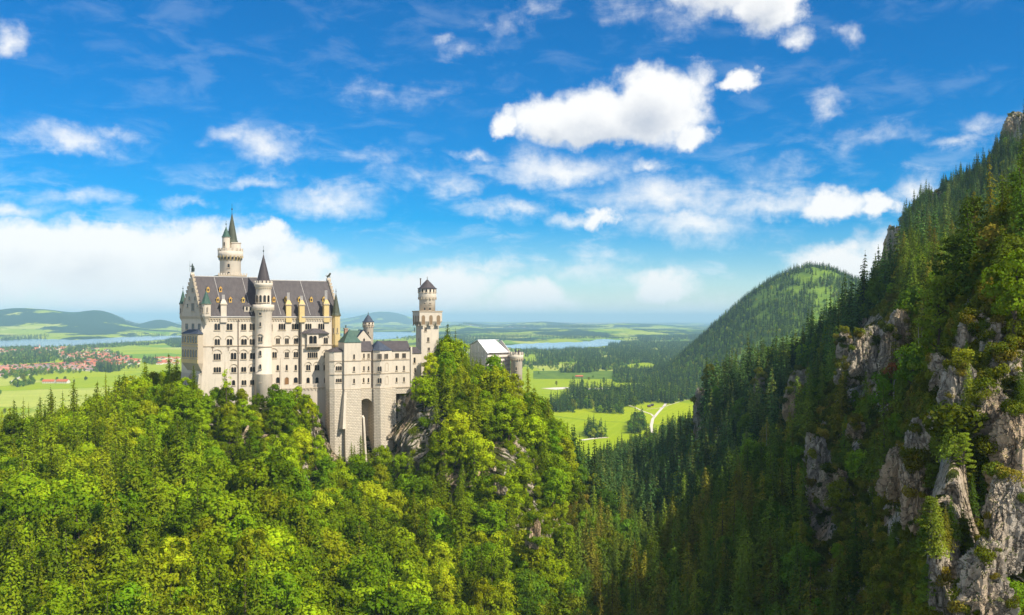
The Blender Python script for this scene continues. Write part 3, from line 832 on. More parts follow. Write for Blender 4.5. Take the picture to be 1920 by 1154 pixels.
# bare rock and open patches: (column, row, half width, half height, Ymin, Ymax)
BARE = [(588, 800, 16, 50, 360, 430), (1640, 690, 58, 95, 290, 470), (1790, 740, 26, 50, 110, 190), (1770, 1000, 62, 170, 90, 190), (1850, 780, 60, 70, 90, 170),
        (1537, 935, 42, 95, 270, 420), (1692, 940, 44, 110, 130, 260), (1880, 1110, 50, 70, 80, 160), (950, 900, 18, 30, 340, 400), (1000, 1000, 26, 60, 300, 380), (1665, 690, 40, 30, 250, 400), (765, 770, 20, 46, 380, 440), (1672, 490, 16, 46, 850, 1120), (1908, 245, 22, 34, 850, 1150), (1755, 372, 9, 12, 850, 1150), (1312, 765, 9, 40, 500, 700), (1600, 840, 18, 50, 270, 450), (1590, 720, 24, 60, 330, 450), (1480, 800, 18, 60, 340, 480), (1500, 740, 24, 40, 400, 520)]
def jitter_points(x0, x1, y0, y1, step, rng):
    gx = np.arange(x0, x1, step); gy = np.arange(y0, y1, step)
    a, b = np.meshgrid(gx, gy, indexing='ij')
    a = a.ravel() + rng.uniform(-.48, .48, a.size) * step; b = b.ravel() + rng.uniform(-.48, .48, b.size) * step
    return a, b

xs, ys = [], []
for (y0, y1, st) in [(90, 190, 4.6), (190, 340, 6.5), (340, 480, 5.8), (480, 760, 6.4), (760, 1180, 7.6)]:
    a, b = jitter_points(-y1 * .75, y1 * .75, y0, y1, st, R)
    px = CX + F * a / b
    k = (px > -130) & (px < 2060) & (b > 0)
    xs.append(a[k]); ys.append(b[k])
tx, ty = np.concatenate(xs), np.concatenate(ys)
tz = ground_z(tx, ty)
px, py = project(tx, ty, tz)
e = 1.5
slope = np.hypot((ground_z(tx + e, ty) - ground_z(tx - e, ty)) / (2 * e), (ground_z(tx, ty + e) - ground_z(tx, ty - e)) / (2 * e))
ok = (slope < 2.9) & (tz > ZP + 6) & (py < 1154 + 30 * F / ty)
# the castle's own plot stays clear
def in_rect(px, ty, a, b, y0, y1): return (px > a) & (px < b) & (ty > y0) & (ty < y1)
ok &= ~(in_rect(px, ty, 328, 650, 391, 452) | in_rect(px, ty, 592, 785, 416, 480) | in_rect(px, ty, 760, 832, 420, 505) | in_rect(px, ty, 868, 990, 446, 520))
ok &= ~((px > 630) & (px < 760) & (ty > 405) & (ty < 420))
for (bx, by, bw, bh, ya, yb) in BARE:
    ok &= ~((np.hypot((px - bx) / bw, (py - by) / bh) < 1.0) & (ty > ya) & (ty < yb))
tx, ty, tz, px, py, slope = [q[ok] for q in (tx, ty, tz, px, py, slope)]
n = len(tx)
rnd = R.random(n); rnd2 = R.random(n)
mixn = fbm(tx / 45 + 3, ty / 45, 3)
right = px + (ty - 400) * .25 > 1075
left_slope = (px < 790)
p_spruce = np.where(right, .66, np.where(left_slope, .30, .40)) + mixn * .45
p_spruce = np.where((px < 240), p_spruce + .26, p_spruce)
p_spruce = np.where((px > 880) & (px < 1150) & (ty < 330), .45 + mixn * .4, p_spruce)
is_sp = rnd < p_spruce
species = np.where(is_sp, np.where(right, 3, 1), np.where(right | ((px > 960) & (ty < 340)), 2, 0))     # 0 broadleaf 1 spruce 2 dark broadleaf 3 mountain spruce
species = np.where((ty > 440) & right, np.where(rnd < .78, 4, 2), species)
species = np.where((px > 1660) & (ty < 330) & (rnd2 < .30), 5, species)                # crag pines
small = (slope > 1.15)
species = np.where(small & (ty < 440) & (rnd2 < .72), np.where(right, 7, 6), species)
species = np.where((px > 1690) & (ty < 200) & (rnd2 < .80), 7, species)
hgt = {0: 15, 1: 21.5, 2: 15, 3: 21.5, 4: 22, 5: 15.5, 6: 3, 7: 3}
scl = R.uniform(.8, 1.45, n) * np.where(left_slope & (ty < 330), 1.3, 1.0)
scl = np.where((px > 380) & (px < 600) & (ty > 355) & (ty < 400), scl * .68, scl)       # low growth under the palace walls
scl = np.where((px > 300) & (px < 500) & (ty > 330) & (ty <= 400), scl * .8, scl)
scl = np.where((px > 600) & (px < 790) & (ty > 385) & (ty < 424), scl * .82, scl)
scl = np.where((px > 1640) & (ty < 230) & (species != 5), scl * .66, scl)
scl = np.where((species >= 6), R.uniform(.6, 1.6, n), scl)
scl = np.where((ty > 700), scl * .8, scl)
scl = np.where(right & (species == 2), scl * R.uniform(.5, 1.0, n), scl)
# the crowns of the ridge stay below the gatehouse roof
hh_ = np.array([hgt[s] for s in species])
cap_ = (HY - np.interp(px, [780, 800, 850, 990, 1000], [676, 670, 664, 700, 720])) / F * ty - tz
scl = np.where((px > 780) & (px < 1000) & (ty > 378) & (ty < 450), np.clip(np.minimum(scl, cap_ / hh_ * R.uniform(.72, 1.0, n)), .3, None), scl)
top = tz + hh_ * scl

# sight lines: what the ground hides needs no tree
vis = np.ones(n, bool)
steps = np.linspace(.12, .97, 46)
for s in steps:
    gz = ground_z(tx * s, np.maximum(ty * s, 25.1))
    vis &= ~((gz + 1.5 > (top + 5) * s) & (ty * s > 60))
tx, ty, tz, px, py, species, scl, top, rnd2 = [q[vis] for q in (tx, ty, tz, px, py, species, scl, top, rnd2)]
n = len(tx)
# how much of each tree shows: paint them near to far on a coarse raster
gw, gh, q = 640, 385, 3.0
buf = np.zeros((gh, gw), bool)
seen = np.zeros(n)
order = np.argsort(ty)
halfw = {0: 4.6, 1: 2.6, 2: 4.6, 3: 2.6, 4: 2.8, 5: 3.6, 6: 2.2, 7: 2.2}
for i in order:
    c = px[i] / q; t = (HY - F * top[i] / ty[i]) / q; b_ = (py[i] + 3) / q; hw = halfw[species[i]] * scl[i] * F / ty[i] / q
    x0, x1, y0, y1 = max(0, int(c - hw)), min(gw, int(c + hw) + 1), max(0, int(t + .1 * (b_ - t))), min(gh, int(b_) + 1)
    if x1 <= x0 or y1 <= y0: continue
    sub = buf[y0:y1, x0:x1]
    seen[i] = (~sub).sum(); sub[:] = True
rotz = R.uniform(0, 6.283, n)
var5 = R.integers(0, 60, n)
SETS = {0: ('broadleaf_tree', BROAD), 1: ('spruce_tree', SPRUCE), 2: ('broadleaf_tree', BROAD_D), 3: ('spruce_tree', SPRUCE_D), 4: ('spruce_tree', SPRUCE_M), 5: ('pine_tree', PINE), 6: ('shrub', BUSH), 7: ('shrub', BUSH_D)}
rows_ = py - 10 * F / ty
def where_label(i):
    x, y, Y = px[i], py[i], ty[i]
    sp_ = species[i]
    nm = {0: 'broadleaf tree', 1: 'spruce', 2: 'dark green broadleaf tree', 3: 'dark green spruce', 4: 'dark green spruce', 5: 'open crowned pine', 6: 'low green shrub', 7: 'low dark shrub'}[sp_]
    if sp_ in (0, 1): nm = ('sunlit green ' if sp_ == 1 else 'sunlit ') + nm
    if x < 200: w_ = 'at the left edge of the wooded slope' if y < 900 else 'low on the slope in the bottom left corner'
    elif x < 420: w_ = 'on the slope below the shaded gable end' if y < 920 else 'low on the slope below the shaded gable end'
    elif x < 640: w_ = 'just under the long window front of the palace' if y < 900 else 'deep in the wood below the long window front'
    elif x < 800: w_ = 'below the rough stone basement of the low wing' if y < 950 else 'in the ravine wood under the stone basement'
    elif x < 970 and Y < 640: w_ = 'on the rocky ridge in front of the gatehouse' if y < 860 else 'on the steep sunlit crag below the gatehouse'
    elif x < 1120 and Y < 640: w_ = 'on the ridge right of the round gate turret' if y < 900 else 'in the shade below the gate turret'
    elif x < 1320: w_ = 'on the shaded valley side below the bright meadow' if y < 950 else 'in the gorge bottom at the lower middle'
    elif Y > 700: w_ = 'high on the blue shaded mountain flank at the upper right'
    elif x < 1500: w_ = 'on the left part of the dark mountain spur' if y < 900 else 'low in the gorge under the dark mountain spur'
    elif x < 1700: w_ = 'among pale rock outcrops on the dark mountain spur' if y < 900 else 'below the rock outcrops in the lower right wood'
    else: w_ = 'on the near crag at the right edge above the cliff' if y < 800 else 'on the near cliff at the lower right'
    return nm, w_

taken = np.zeros(n, bool)
counts = {}
for fam, members, cap in (('broadleaf_tree', (0, 2), 285), ('spruce_tree', (1, 3, 4), 290), ('pine_tree', (5,), 120), ('shrub', (6, 7), 260)):
    idx = np.where(np.isin(species, members) & (seen > 6))[0]
    idx = idx[np.argsort(-seen[idx])][:cap]
    for i in idx:
        kind = SETS[species[i]][1]; kind = kind[var5[i] % len(kind)]
        o = plant(fam, kind, (tx[i], ty[i], tz[i]), float(scl[i]), float(rotz[i]), (R.uniform(-.05, .05), R.uniform(-.05, .05)))
        nm, w_ = where_label(i)
        tag(o, nm + ' ' + w_, fam.split('_')[0] + ' tree' if fam != 'shrub' else 'shrub', nm + 's ' + w_)
        taken[i] = True
rest = ~taken
for nm, mem in (('forest', (0, 1, 2, 3, 5)), ('mountain_forest', (4,)), ('undergrowth', (6, 7))):
    srcs, P_, S_, R_, V_ = [], [], [], [], []
    for s in mem:
        k = rest & (species == s)
        if s in (6, 7, 0, 1, 2, 3): k &= (seen > 0) | (R.random(n) < .8)
        kinds = SETS[s][1]
        P_.append(np.stack([tx[k], ty[k], tz[k]], 1)); S_.append(scl[k]); R_.append(rotz[k]); V_.append(var5[k] % len(kinds) + len(srcs))
        srcs += kinds
    scatter(nm, srcs, np.concatenate(P_), np.concatenate(S_), np.concatenate(R_), np.concatenate(V_))
print('TREES', n, 'individual', taken.sum(), {s: int((species == s).sum()) for s in range(8)})

# low brush rooted all over the crags and ledges, spread by true surface area
def surface_points(mask, density, rng):
    P = np.stack([TX, TYY, TZ], -1)
    a, b_, c = P[:-1, :-1], P[1:, :-1], P[:-1, 1:]
    nrm = np.cross(b_ - a, c - a); ar = np.linalg.norm(nrm, axis=-1)
    m = mask[:-1, :-1] * ar * density
    cnt = rng.poisson(np.clip(m, 0, 50))
    ii, jj = np.nonzero(cnt)
    ii = np.repeat(ii, cnt[cnt > 0]); jj = np.repeat(jj, cnt[cnt > 0])
    u, v = rng.random(len(ii)), rng.random(len(ii))
    p = a[ii, jj] + (b_[ii, jj] - a[ii, jj]) * u[:, None] + (c[ii, jj] - a[ii, jj]) * v[:, None]
    nz = nrm[ii, jj]; nz = nz / (np.linalg.norm(nz, axis=1)[:, None] + 1e-9)
    return p, nz * np.sign(nz[:, 2:3] + 1e-9)
_stp = np.clip((np.hypot(_gx, _gu) - .55) / .5, 0, 1)
_veg = sstep(fbm(_XX / 11 + G / 23, _YY / 11 + G / 9, 4, .6), -.40, -.12)
_veg = np.where(_PX > 1690, sstep(fbm(_XX / 8 + G / 15, _YY / 8 + G / 7, 4, .6), -.26, -.04), _veg)
_msk = _stp * _veg * (_YY > 88) * (_YY < 470) * (_PX > -40) * (_PX < 1990) * (1 - ((_PX > 330) & (_PX < 832) & (_YY > 396)))
_pyy = HY - F * TZ / _YY
for (bx, by, bw, bh, ya, yb) in BARE:
    _msk = _msk * (1 - .93 * ((np.hypot((_PX - bx) / bw, (_pyy - by) / bh) < 1.0) & (_YY > ya) & (_YY < yb)))
for nm, side, srcs, lo, hi, dn in (('ledge_brush', _PX <= 1060, BUSH, .3, .8, .16), ('crag_brush', _PX > 1060, BUSH_D, .25, .85, .24)):
    near_ = np.clip(200 / _YY, .35, 1.6)
    pts, nz = surface_points(_msk * side * near_, dn, R)
    k = len(pts)
    tf = np.concatenate(CRAG_TUFTS); tf = tf[(tf[:, 0] / tf[:, 1] < .06) == (nm == 'ledge_brush')]
    pts = np.concatenate([pts, tf]); k = len(pts)
    pts = pts - np.array([0, 0, .5])
    scatter(nm, srcs, pts, R.uniform(lo, hi, k) * np.clip(pts[:, 1] / 150, .7, 1.3), R.uniform(0, 6.28, k), R.integers(0, 2, k))


_ms2 = np.clip(_stp * 1.5, 0, 1) * (_PX > 1600) * (_PX < 1990) * (_YY > 100) * (_YY < 260) * (sstep(fbm(_XX / 10 + 5, G / 9 + _YY / 10, 3), -.2, .1))
pts, nz = surface_points(_ms2, .030, R)
k = len(pts)
scatter('crag_saplings', SPRUCE_D[:2] + PINE, pts - np.array([0, 0, .4]), R.uniform(.14, .42, k), R.uniform(0, 6.28, k), R.integers(0, 4, k))
# ------------------------------------------------------------------ masonry materials
def plaster_mat(name, c1, c2, stain=.35):
    m, N, out = material(name)
    geo = N.n('ShaderNodeNewGeometry'); p = geo.outputs['Position']
    a = N.noise(N.vm('MULTIPLY', p, (1, 1, .12)), .9, 7, .7)
    b = N.noise(p, .12, 4, .6)
    col = N.mix(N.mr(b, .3, .7), c1, c2)
    pt = N.noise(p, .35, 5, .7)
    col = N.mix(N.mr(pt, .5, .7, 0, .35), col, tuple(v * .78 for v in c1))
    col = N.mix(N.mr(a, .5, .78, 0, stain), col, tuple(v * .62 for v in c1))
    fine = N.noise(p, 3.0, 4, .6)
    principled(N, out, col, .9, .15, fine, .25, .06)
    return m
def block_mat(name, c1, c2, mort, w=1.3, h=.62):
    m, N, out = material(name)
    geo = N.n('ShaderNodeNewGeometry'); p = geo.outputs['Position']
    sp = N.n('ShaderNodeSeparateXYZ'); N.link(p, sp.inputs[0])
    cb = N.n('ShaderNodeCombineXYZ')
    N.link(N.m('ADD', sp.outputs[0], N.m('MULTIPLY', sp.outputs[1], .8)), cb.inputs[0]); N.link(sp.outputs[2], cb.inputs[1])
    br = N.n('ShaderNodeTexBrick'); N.link(cb.outputs[0], br.inputs['Vector'])
    br.inputs['Color1'].default_value = (*c1, 1); br.inputs['Color2'].default_value = (*c2, 1); br.inputs['Mortar'].default_value = (*mort, 1)
    br.inputs['Scale'].default_value = 1.0; br.inputs['Brick Width'].default_value = w; br.inputs['Row Height'].default_value = h
    br.inputs['Mortar Size'].default_value = .13; br.inputs['Mortar Smooth'].default_value = .4
    n = N.noise(p, .9, 6, .7)
    n2 = N.noise(N.vm('MULTIPLY', p, (1, 1, .3)), .22, 5, .6)
    col = N.mix(N.mr(n, .35, .7, 0, .8), br.outputs[0], tuple(v * .66 for v in c1))
    col = N.mix(N.mr(n2, .5, .75, 0, .35), col, tuple(v * .55 for v in c1))
    principled(N, out, col, .92, .12, N.m('ADD', N.m('MULTIPLY', br.outputs['Fac'], -.8), n), .9, .18)
    return m
def slate_mat(name, c1, c2, row=.5):
    m, N, out = material(name)
    geo = N.n('ShaderNodeNewGeometry'); p = geo.outputs['Position']
    sp = N.n('ShaderNodeSeparateXYZ'); N.link(p, sp.inputs[0])
    f = N.m('FRACT', N.m('DIVIDE', sp.outputs[2], row))
    a = N.noise(N.vm('MULTIPLY', p, (1, 1, .15)), .8, 6, .7)
    b = N.noise(p, 2.2, 4, .7)
    col = N.mix(N.mr(a, .3, .7), c1, c2)
    col = N.mix(N.mr(b, .3, .8, 0, .4), col, c1)
    principled(N, out, col, .62, .3, N.m('ADD', f, b), .5, .08)
    return m
M['plaster'] = plaster_mat('cream_plaster', (.64, .565, .455), (.54, .48, .39), .75)
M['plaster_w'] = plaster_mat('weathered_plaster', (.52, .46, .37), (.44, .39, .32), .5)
M['trim'] = plaster_mat('stone_trim', (.42, .35, .26), (.50, .42, .31), .3)
M['yellow'] = plaster_mat('ochre_stone', (.62, .48, .22), (.54, .41, .2), .3)
M['orange'] = plaster_mat('painted_dormer', (.56, .32, .09), (.52, .40, .12), .3)
M['stone'] = block_mat('rough_stone', (.72, .64, .51), (.60, .53, .42), (.42, .36, .28), 1.6, .72)
M['pale'] = plaster_mat('pale_render', (.84, .76, .68), (.78, .70, .62), .3)
M['brick'] = block_mat('brickwork', (.55, .22, .12), (.50, .26, .15), (.4, .3, .24), .5, .2)
M['slate'] = slate_mat('slate', (.050, .043, .047), (.098, .084, .084))
M['slate_b'] = slate_mat('blue_slate', (.035, .048, .075), (.075, .09, .12))
M['copper'] = slate_mat('green_copper', (.030, .080, .062), (.075, .135, .105), .8)
M['copper_d'] = slate_mat('dull_copper', (.05, .06, .042), (.10, .11, .075), .8)
M['tile'] = slate_mat('clay_tiles', (.40, .10, .045), (.58, .20, .09), .3)
M['seam'] = simple_mat('pale_seam', (.40, .38, .36), (.5, .48, .45), 1.0)
M['bronze'] = simple_mat('dark_bronze', (.03, .045, .035), (.06, .085, .07), 3.0, .5, .5)
M['tarp'] = simple_mat('white_sheeting', (.80, .80, .82), (.86, .86, .87), .2, .6, .3, .1)
M['pipe'] = simple_mat('down_pipe', (.10, .075, .06), (.14, .1, .08), 1.0)
M['wood'] = simple_mat('brown_wood', (.16, .085, .035), (.24, .13, .06), 1.5)
mg, N_, out_ = material('window_glass')
principled(N_, out_, (.018, .020, .024), .12, .6)
M['glass'] = mg
M['niche_shade'] = simple_mat('painted_niche_shade', (.20, .14, .085), (.28, .2, .12), 1.0)  # brown laid flat in the arches to paint the shade of the niches

class Fr:
    """a wall plane: origin, direction along the wall, outward normal"""
    def __init__(s, ox, oy, deg):
        a = math.radians(deg)
        s.o = Vector((ox, oy, 0)); s.u = Vector((math.cos(a), math.sin(a), 0)); s.n = Vector((math.sin(a), -math.cos(a), 0))
    def p(s, u, d, z):
        return s.o + s.u * u + s.n * d + Vector((0, 0, z))
    def hit(s, px, py, d=0.0):
        r = Vector(((px - CX) / F, 1, (HY - py) / F))
        t = (s.o.dot(s.n) + d) / (r.dot(s.n))
        q = r * t
        return (q - s.o).dot(s.u), q.z

class MB:
    def __init__(s): s.v, s.f, s.m, s.mats = [], [], [], []
    def mi(s, mat):
        if mat not in s.mats: s.mats.append(mat)
        return s.mats.index(mat)
    def face(s, pts, mat):
        o = len(s.v); s.v += [tuple(p) for p in pts]; s.f.append(tuple(range(o, o + len(pts)))); s.m.append(s.mi(mat))
    def prism(s, bot, top, mat, cap=True):
        """bot/top: matching rings of points, counter clockwise from above"""
        n = len(bot); o = len(s.v); s.v += [tuple(p) for p in bot] + [tuple(p) for p in top]
        k = s.mi(mat)
        for i in range(n):
            j = (i + 1) % n
            s.f.append((o + i, o + j, o + n + j, o + n + i)); s.m.append(k)
        if cap:
            s.f.append(tuple(o + n + i for i in range(n))); s.m.append(k)
            s.f.append(tuple(o + n - 1 - i for i in range(n))); s.m.append(k)
        return s
    def box(s, fr, u0, u1, d0, d1, z0, z1, mat):
        ring = [(u0, d1), (u1, d1), (u1, d0), (u0, d0)]          # d1 is the outer face
        return s.prism([fr.p(u, d, z0) for u, d in ring], [fr.p(u, d, z1) for u, d in ring], mat)
    def lathe(s, cx, cy, prof, sides, mat, rot=0.0, mats=None):
        o = len(s.v); n = len(prof)
        for r, z in prof:
            for k in range(sides):
                t = rot + 2 * math.pi * k / sides
                s.v.append((cx + max(r, .004) * math.cos(t), cy + max(r, .004) * math.sin(t), z))
        for i in range(n - 1):
            mm = s.mi(mats[i] if mats else mat)
            for k in range(sides):
                j = (k + 1) % sides
                s.f.append((o + i * sides + k, o + i * sides + j, o + (i + 1) * sides + j, o + (i + 1) * sides + k)); s.m.append(mm)
        s.f.append(tuple(o + k for k in range(sides))[::-1]); s.m.append(s.mi(mats[0] if mats else mat))
        s.f.append(tuple(o + (n - 1) * sides + k for k in range(sides))); s.m.append(s.mi(mats[-1] if mats else mat))
        return s
    def tube(s, path, rad, mat, sides=6):
        v, f = tube_np(path, rad, sides)
        o = len(s.v); s.v += [tuple(p) for p in v]; k = s.mi(mat)
        for q in f: s.f.append(tuple(int(i) + o for i in q)); s.m.append(k)
        return s
    def build(s, name, parent=None, smooth=False):
        me = bpy.data.meshes.new(name)
        me.from_pydata(s.v, [], s.f)
        for m in s.mats: me.materials.append(m)
        me.polygons.foreach_set('material_index', s.m)
        me.polygons.foreach_set('use_smooth', [smooth] * len(s.f))
        me.update()
        o = bpy.data.objects.new(name, me); COL.objects.link(o)
        if parent is not None:
            o.parent = parent
            if parent.type == 'EMPTY': o.matrix_parent_inverse = Matrix.Translation(-Vector(parent.location))
        return o

def arch_pts(fr, uc, w, z0, z1, d, seg=7, pointed=False):
    """outline of a round-headed opening"""
    r = w / 2; zs = max(z0 + .1, z1 - r * (1.5 if pointed else 1))
    pts = [fr.p(uc - r, d, z0), fr.p(uc + r, d, z0), fr.p(uc + r, d, zs)]
    for i in range(1, seg):
        t = math.pi * i / seg
        pts.append(fr.p(uc + r * math.cos(t), d, zs + (z1 - zs) * math.sin(t)))
    pts.append(fr.p(uc - r, d, zs))
    return pts

def window(fr, uc, z0, z1, w, n, parent, d=0.0, hood=False, trim=None, flat=False, pane=None):
    """group of n round-headed lights in a stone surround; the panes are a sub-part"""
    trim = trim or M['trim']
    gap = .16 if n > 1 else 0; lw = (w - gap * (n - 1)) / n
    fm, pm = MB(), MB()
    for i in range(n):
        c = uc - w / 2 + lw / 2 + i * (lw + gap)
        outer = arch_pts(fr, c, lw + .22, z0 - .1, z1 + .13, d + .14); inner = arch_pts(fr, c, lw, z0, z1, d + .14); inb = arch_pts(fr, c, lw, z0, z1, d + .05); ob = arch_pts(fr, c, lw + .22, z0 - .1, z1 + .13, d - .02)
        k = len(outer)
        for a in range(k):
            b = (a + 1) % k
            fm.face([outer[a], outer[b], inner[b], inner[a]], trim)
            fm.face([inner[a], inner[b], inb[b], inb[a]], trim)
            fm.face([ob[a], ob[b], outer[b], outer[a]], trim)
        pm.face(arch_pts(fr, c, lw + .04, z0 - .02, z1 + .02, d + .06), pane or M['glass'])
    fm.box(fr, uc - w / 2 - .3, uc + w / 2 + .3, d - .02, d + .32, z0 - .38, z0 - .12, trim)
    if hood:
        r = w / 2 + .45; zc = z1 - .1
        for i in range(8):
            t0, t1 = math.pi * i / 8, math.pi * (i + 1) / 8
            q = [(uc + r * math.cos(t), zc + r * .95 * math.sin(t)) for t in (t0, t1)]; q2 = [(uc + (r + .22) * math.cos(t), zc + (r + .22) * .95 * math.sin(t)) for t in (t0, t1)]
            A = [fr.p(q[0][0], d + .3, q[0][1]), fr.p(q2[0][0], d + .3, q2[0][1]), fr.p(q2[1][0], d + .3, q2[1][1]), fr.p(q[1][0], d + .3, q[1][1])]
            B = [fr.p(q[0][0], d - .02, q[0][1]), fr.p(q2[0][0], d - .02, q2[0][1]), fr.p(q2[1][0], d - .02, q2[1][1]), fr.p(q[1][0], d - .02, q[1][1])]
            fm.prism(B, A, trim)
    wo = fm.build('window', parent); pm.build('pane', wo)
    return wo

def cone_roof(cx, cy, r, z0, z1, mat, parent, sides=16, finial=2.0, name='cone_roof', flare=.12):
    b = MB(); H = z1 - z0
    b.lathe(cx, cy, [(r * .9, z0 - .12), (r, z0), (r * (1 - flare - .08), z0 + H * .1), (r * .45, z0 + H * .53), (.1, z1)], sides, mat)
    o = b.build(name, parent)
    f = MB(); f.lathe(cx, cy, [(.09, z1 - .6), (.09, z1 + finial * .3), (.32, z1 + finial * .38), (.32, z1 + finial * .46), (.07, z1 + finial * .52), (.05, z1 + finial * .8), (.2, z1 + finial * .84), (.04, z1 + finial * .88), (.03, z1 + finial)], 8, M['bronze'])
    f.build('finial', o)
    return o

def merlons(mb, cx, cy, r, z0, h, n, mat, th=.45, frac=.55):
    for k in range(n):
        t0 = 2 * math.pi * k / n; t1 = t0 + 2 * math.pi / n * frac
        P = [(cx + q * math.cos(t), cy + q * math.sin(t)) for q, t in ((r, t0), (r, t1), (r - th, t1), (r - th, t0))]
        mb.prism([(x, y, z0) for x, y in P], [(x, y, z0 + h) for x, y in P], mat)

def round_frames(cx, cy, r, az):
    """tangent plane on a round tower at bearing az (0 faces the valley viewpoint)"""
    a = math.radians(az)
    nx, ny = math.sin(a), -math.cos(a)
    f = Fr(cx + nx * r, cy + ny * r, az)
    return f

# ------------------------------------------------------------------ the palace
ANG = 27.0
C0 = at(378, 600, 395)
A = Fr(C0.x, C0.y, ANG)
UL = A.hit(636, 600)[0]
EAVE, FOOT = 1.45, -56.0
g = Vector((-.707, .707, 0)); GW = 19.5
def G2(u, w, z): return A.o + A.u * u + g * w + Vector((0, 0, z))       # along the front, back across the house
palace = empty('palace', (C0.x, C0.y, -38))
tag(palace, 'tall cream palace block with grey slate roof, round stair turret and rows of arched windows', 'palace')
w = MB()
w.prism([G2(0, 0, FOOT), G2(UL, 0, FOOT), G2(UL, GW, FOOT), G2(0, GW, FOOT)], [G2(0, 0, EAVE), G2(UL, 0, EAVE), G2(UL, GW, EAVE), G2(0, GW, EAVE)], M['plaster'])
w.build('wall', palace)
# gables
RW = 8.8
RZ, RZ2 = 19.3, 18.2
def gable(u0, u1, rz, nm):
    b = MB()
    pr = [(0 - .1, EAVE), (RW, rz + .9), (GW + .1, EAVE)]
    a = [G2(u0, wv, z) for wv, z in pr]; c = [G2(u1, wv, z) for wv, z in pr]
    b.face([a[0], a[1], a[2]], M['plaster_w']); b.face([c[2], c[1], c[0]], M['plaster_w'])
    for i, j in ((0, 1), (1, 2), (2, 0)): b.face([a[i], c[i], c[j], a[j]], M['plaster_w'])
    # stepped coping
    for sgn, wE in ((0, 0), (1, GW)):
        for k in range(11):
            t = (k + .5) / 11
            wv = wE + (RW - wE) * t; z = EAVE + (rz + .9 - EAVE) * t
            p0 = G2((u0 + u1) / 2, wv, z)
            q = .55
            ring = [p0 + A.u * (sx * .55) + g * (sy * q) for sx, sy in ((-1, -1), (1, -1), (1, 1), (-1, 1))]
            b.prism([p - Vector((0, 0, .5)) for p in ring], [p + Vector((0, 0, .75)) for p in ring], M['trim'])
    return b.build(nm, palace)
gable(-.35, .35, RZ, 'gable'); gable(UL - .35, UL + .35, RZ2, 'gable')
# roofs: the west part is a little higher; its face meets the lower one at the stair turret
u_t = A.hit(494, 600)[0]
def roof_part(u0, u1, rz):
    b = MB()
    o = .45
    e0, e1 = -o, GW + o
    zo = EAVE - .1
    pts0 = [G2(u0, e0, zo), G2(u0, RW, rz), G2(u0, e1, zo)]; pts1 = [G2(u1, e0, zo), G2(u1, RW, rz), G2(u1, e1, zo)]
    b.face([pts0[0], pts1[0], pts1[1], pts0[1]], M['slate']); b.face([pts0[1], pts1[1], pts1[2], pts0[2]], M['slate'])
    b.face([pts0[0], pts0[1], pts0[2]], M['slate']); b.face([pts1[2], pts1[1], pts1[0]], M['slate'])
    b.face([pts0[2], pts1[2], pts1[0], pts0[0]], M['slate'])
    # ridge
    r0, r1 = G2(u0, RW, rz), G2(u1, RW, rz)
    b.tube([r0, r1], [.22, .22], M['seam'], 6)
    return b
ro = roof_part(.4, u_t + 1.6, RZ).build('roof', palace)
ro2 = roof_part(u_t + 1.62, UL - .4, RZ2).build('roof', palace)
def on_roof(u, w_, rz=RZ, up=0.0):
    t = (w_ + .45) / (RW + .45)
    return G2(u, w_, EAVE - .1 + (rz - EAVE + .1) * t + up)
sm = MB()
for pu in (A.hit(419, 560)[0], A.hit(472, 560)[0]):
    sm.tube([on_roof(pu, 0, RZ, .05), on_roof(pu, RW, RZ, .05)], [.1, .1], M['seam'], 4)
sm.build('lightning_conductor', ro)
sm = MB()
for pu in (A.hit(527, 560)[0], A.hit(582, 560)[0]):
    sm.tube([on_roof(pu, 0, RZ2, .05), on_roof(pu, RW, RZ2, .05)], [.1, .1], M['seam'], 4)
sm.build('lightning_conductor', ro2)
# projecting east bay of the front
BAY = 2.3
ub0, ub1 = A.hit(566, 600, BAY)[0], A.hit(622, 600, BAY)[0]
b = MB(); b.box(A, ub0, ub1, -.5, BAY, FOOT, EAVE - .02, M['plaster']); b.build('bay', palace)
# cornice with its little corbels, gutter line, string course
def cornice(u0, u1, d, nm='cornice'):
    b = MB()
    b.box(A, u0, u1, d + .0, d + .75, EAVE - .35, EAVE + .12, M['seam'])
    b.box(A, u0, u1, d + .0, d + .40, EAVE - 1.15, EAVE - .36, M['trim'])
    k = int((u1 - u0) / 1.15)
    for i in range(k):
        c = u0 + (i + .5) * (u1 - u0) / k
        b.box(A, c - .26, c + .26, d, d + .36, EAVE - 2.0, EAVE - 1.16, M['trim'])
    return b.build(nm, palace)
cornice(-.6, ub0 - .02, 0); cornice(ub0 + .02, ub1, BAY); cornice(ub1 + .02, UL, 0)
zc_ = A.hit(430, 649)[1]
b = MB(); b.box(A, -.2, ub0, 0, .28, zc_ - .2, zc_ + .22, M['trim']); b.box(A, ub0 - .2, ub1 + .2, BAY, BAY + .28, zc_ - .2, zc_ + .22, M['trim']); b.build('string_course', palace)
for pxx_, dd in ((446.5, 0), (561, 0)):
    u_ = A.hit(pxx_, 600)[0]
    b = MB(); b.box(A, u_ - .16, u_ + .16, .02, .3, -36, EAVE - .4, M['pipe']); b.build('down_pipe', palace)
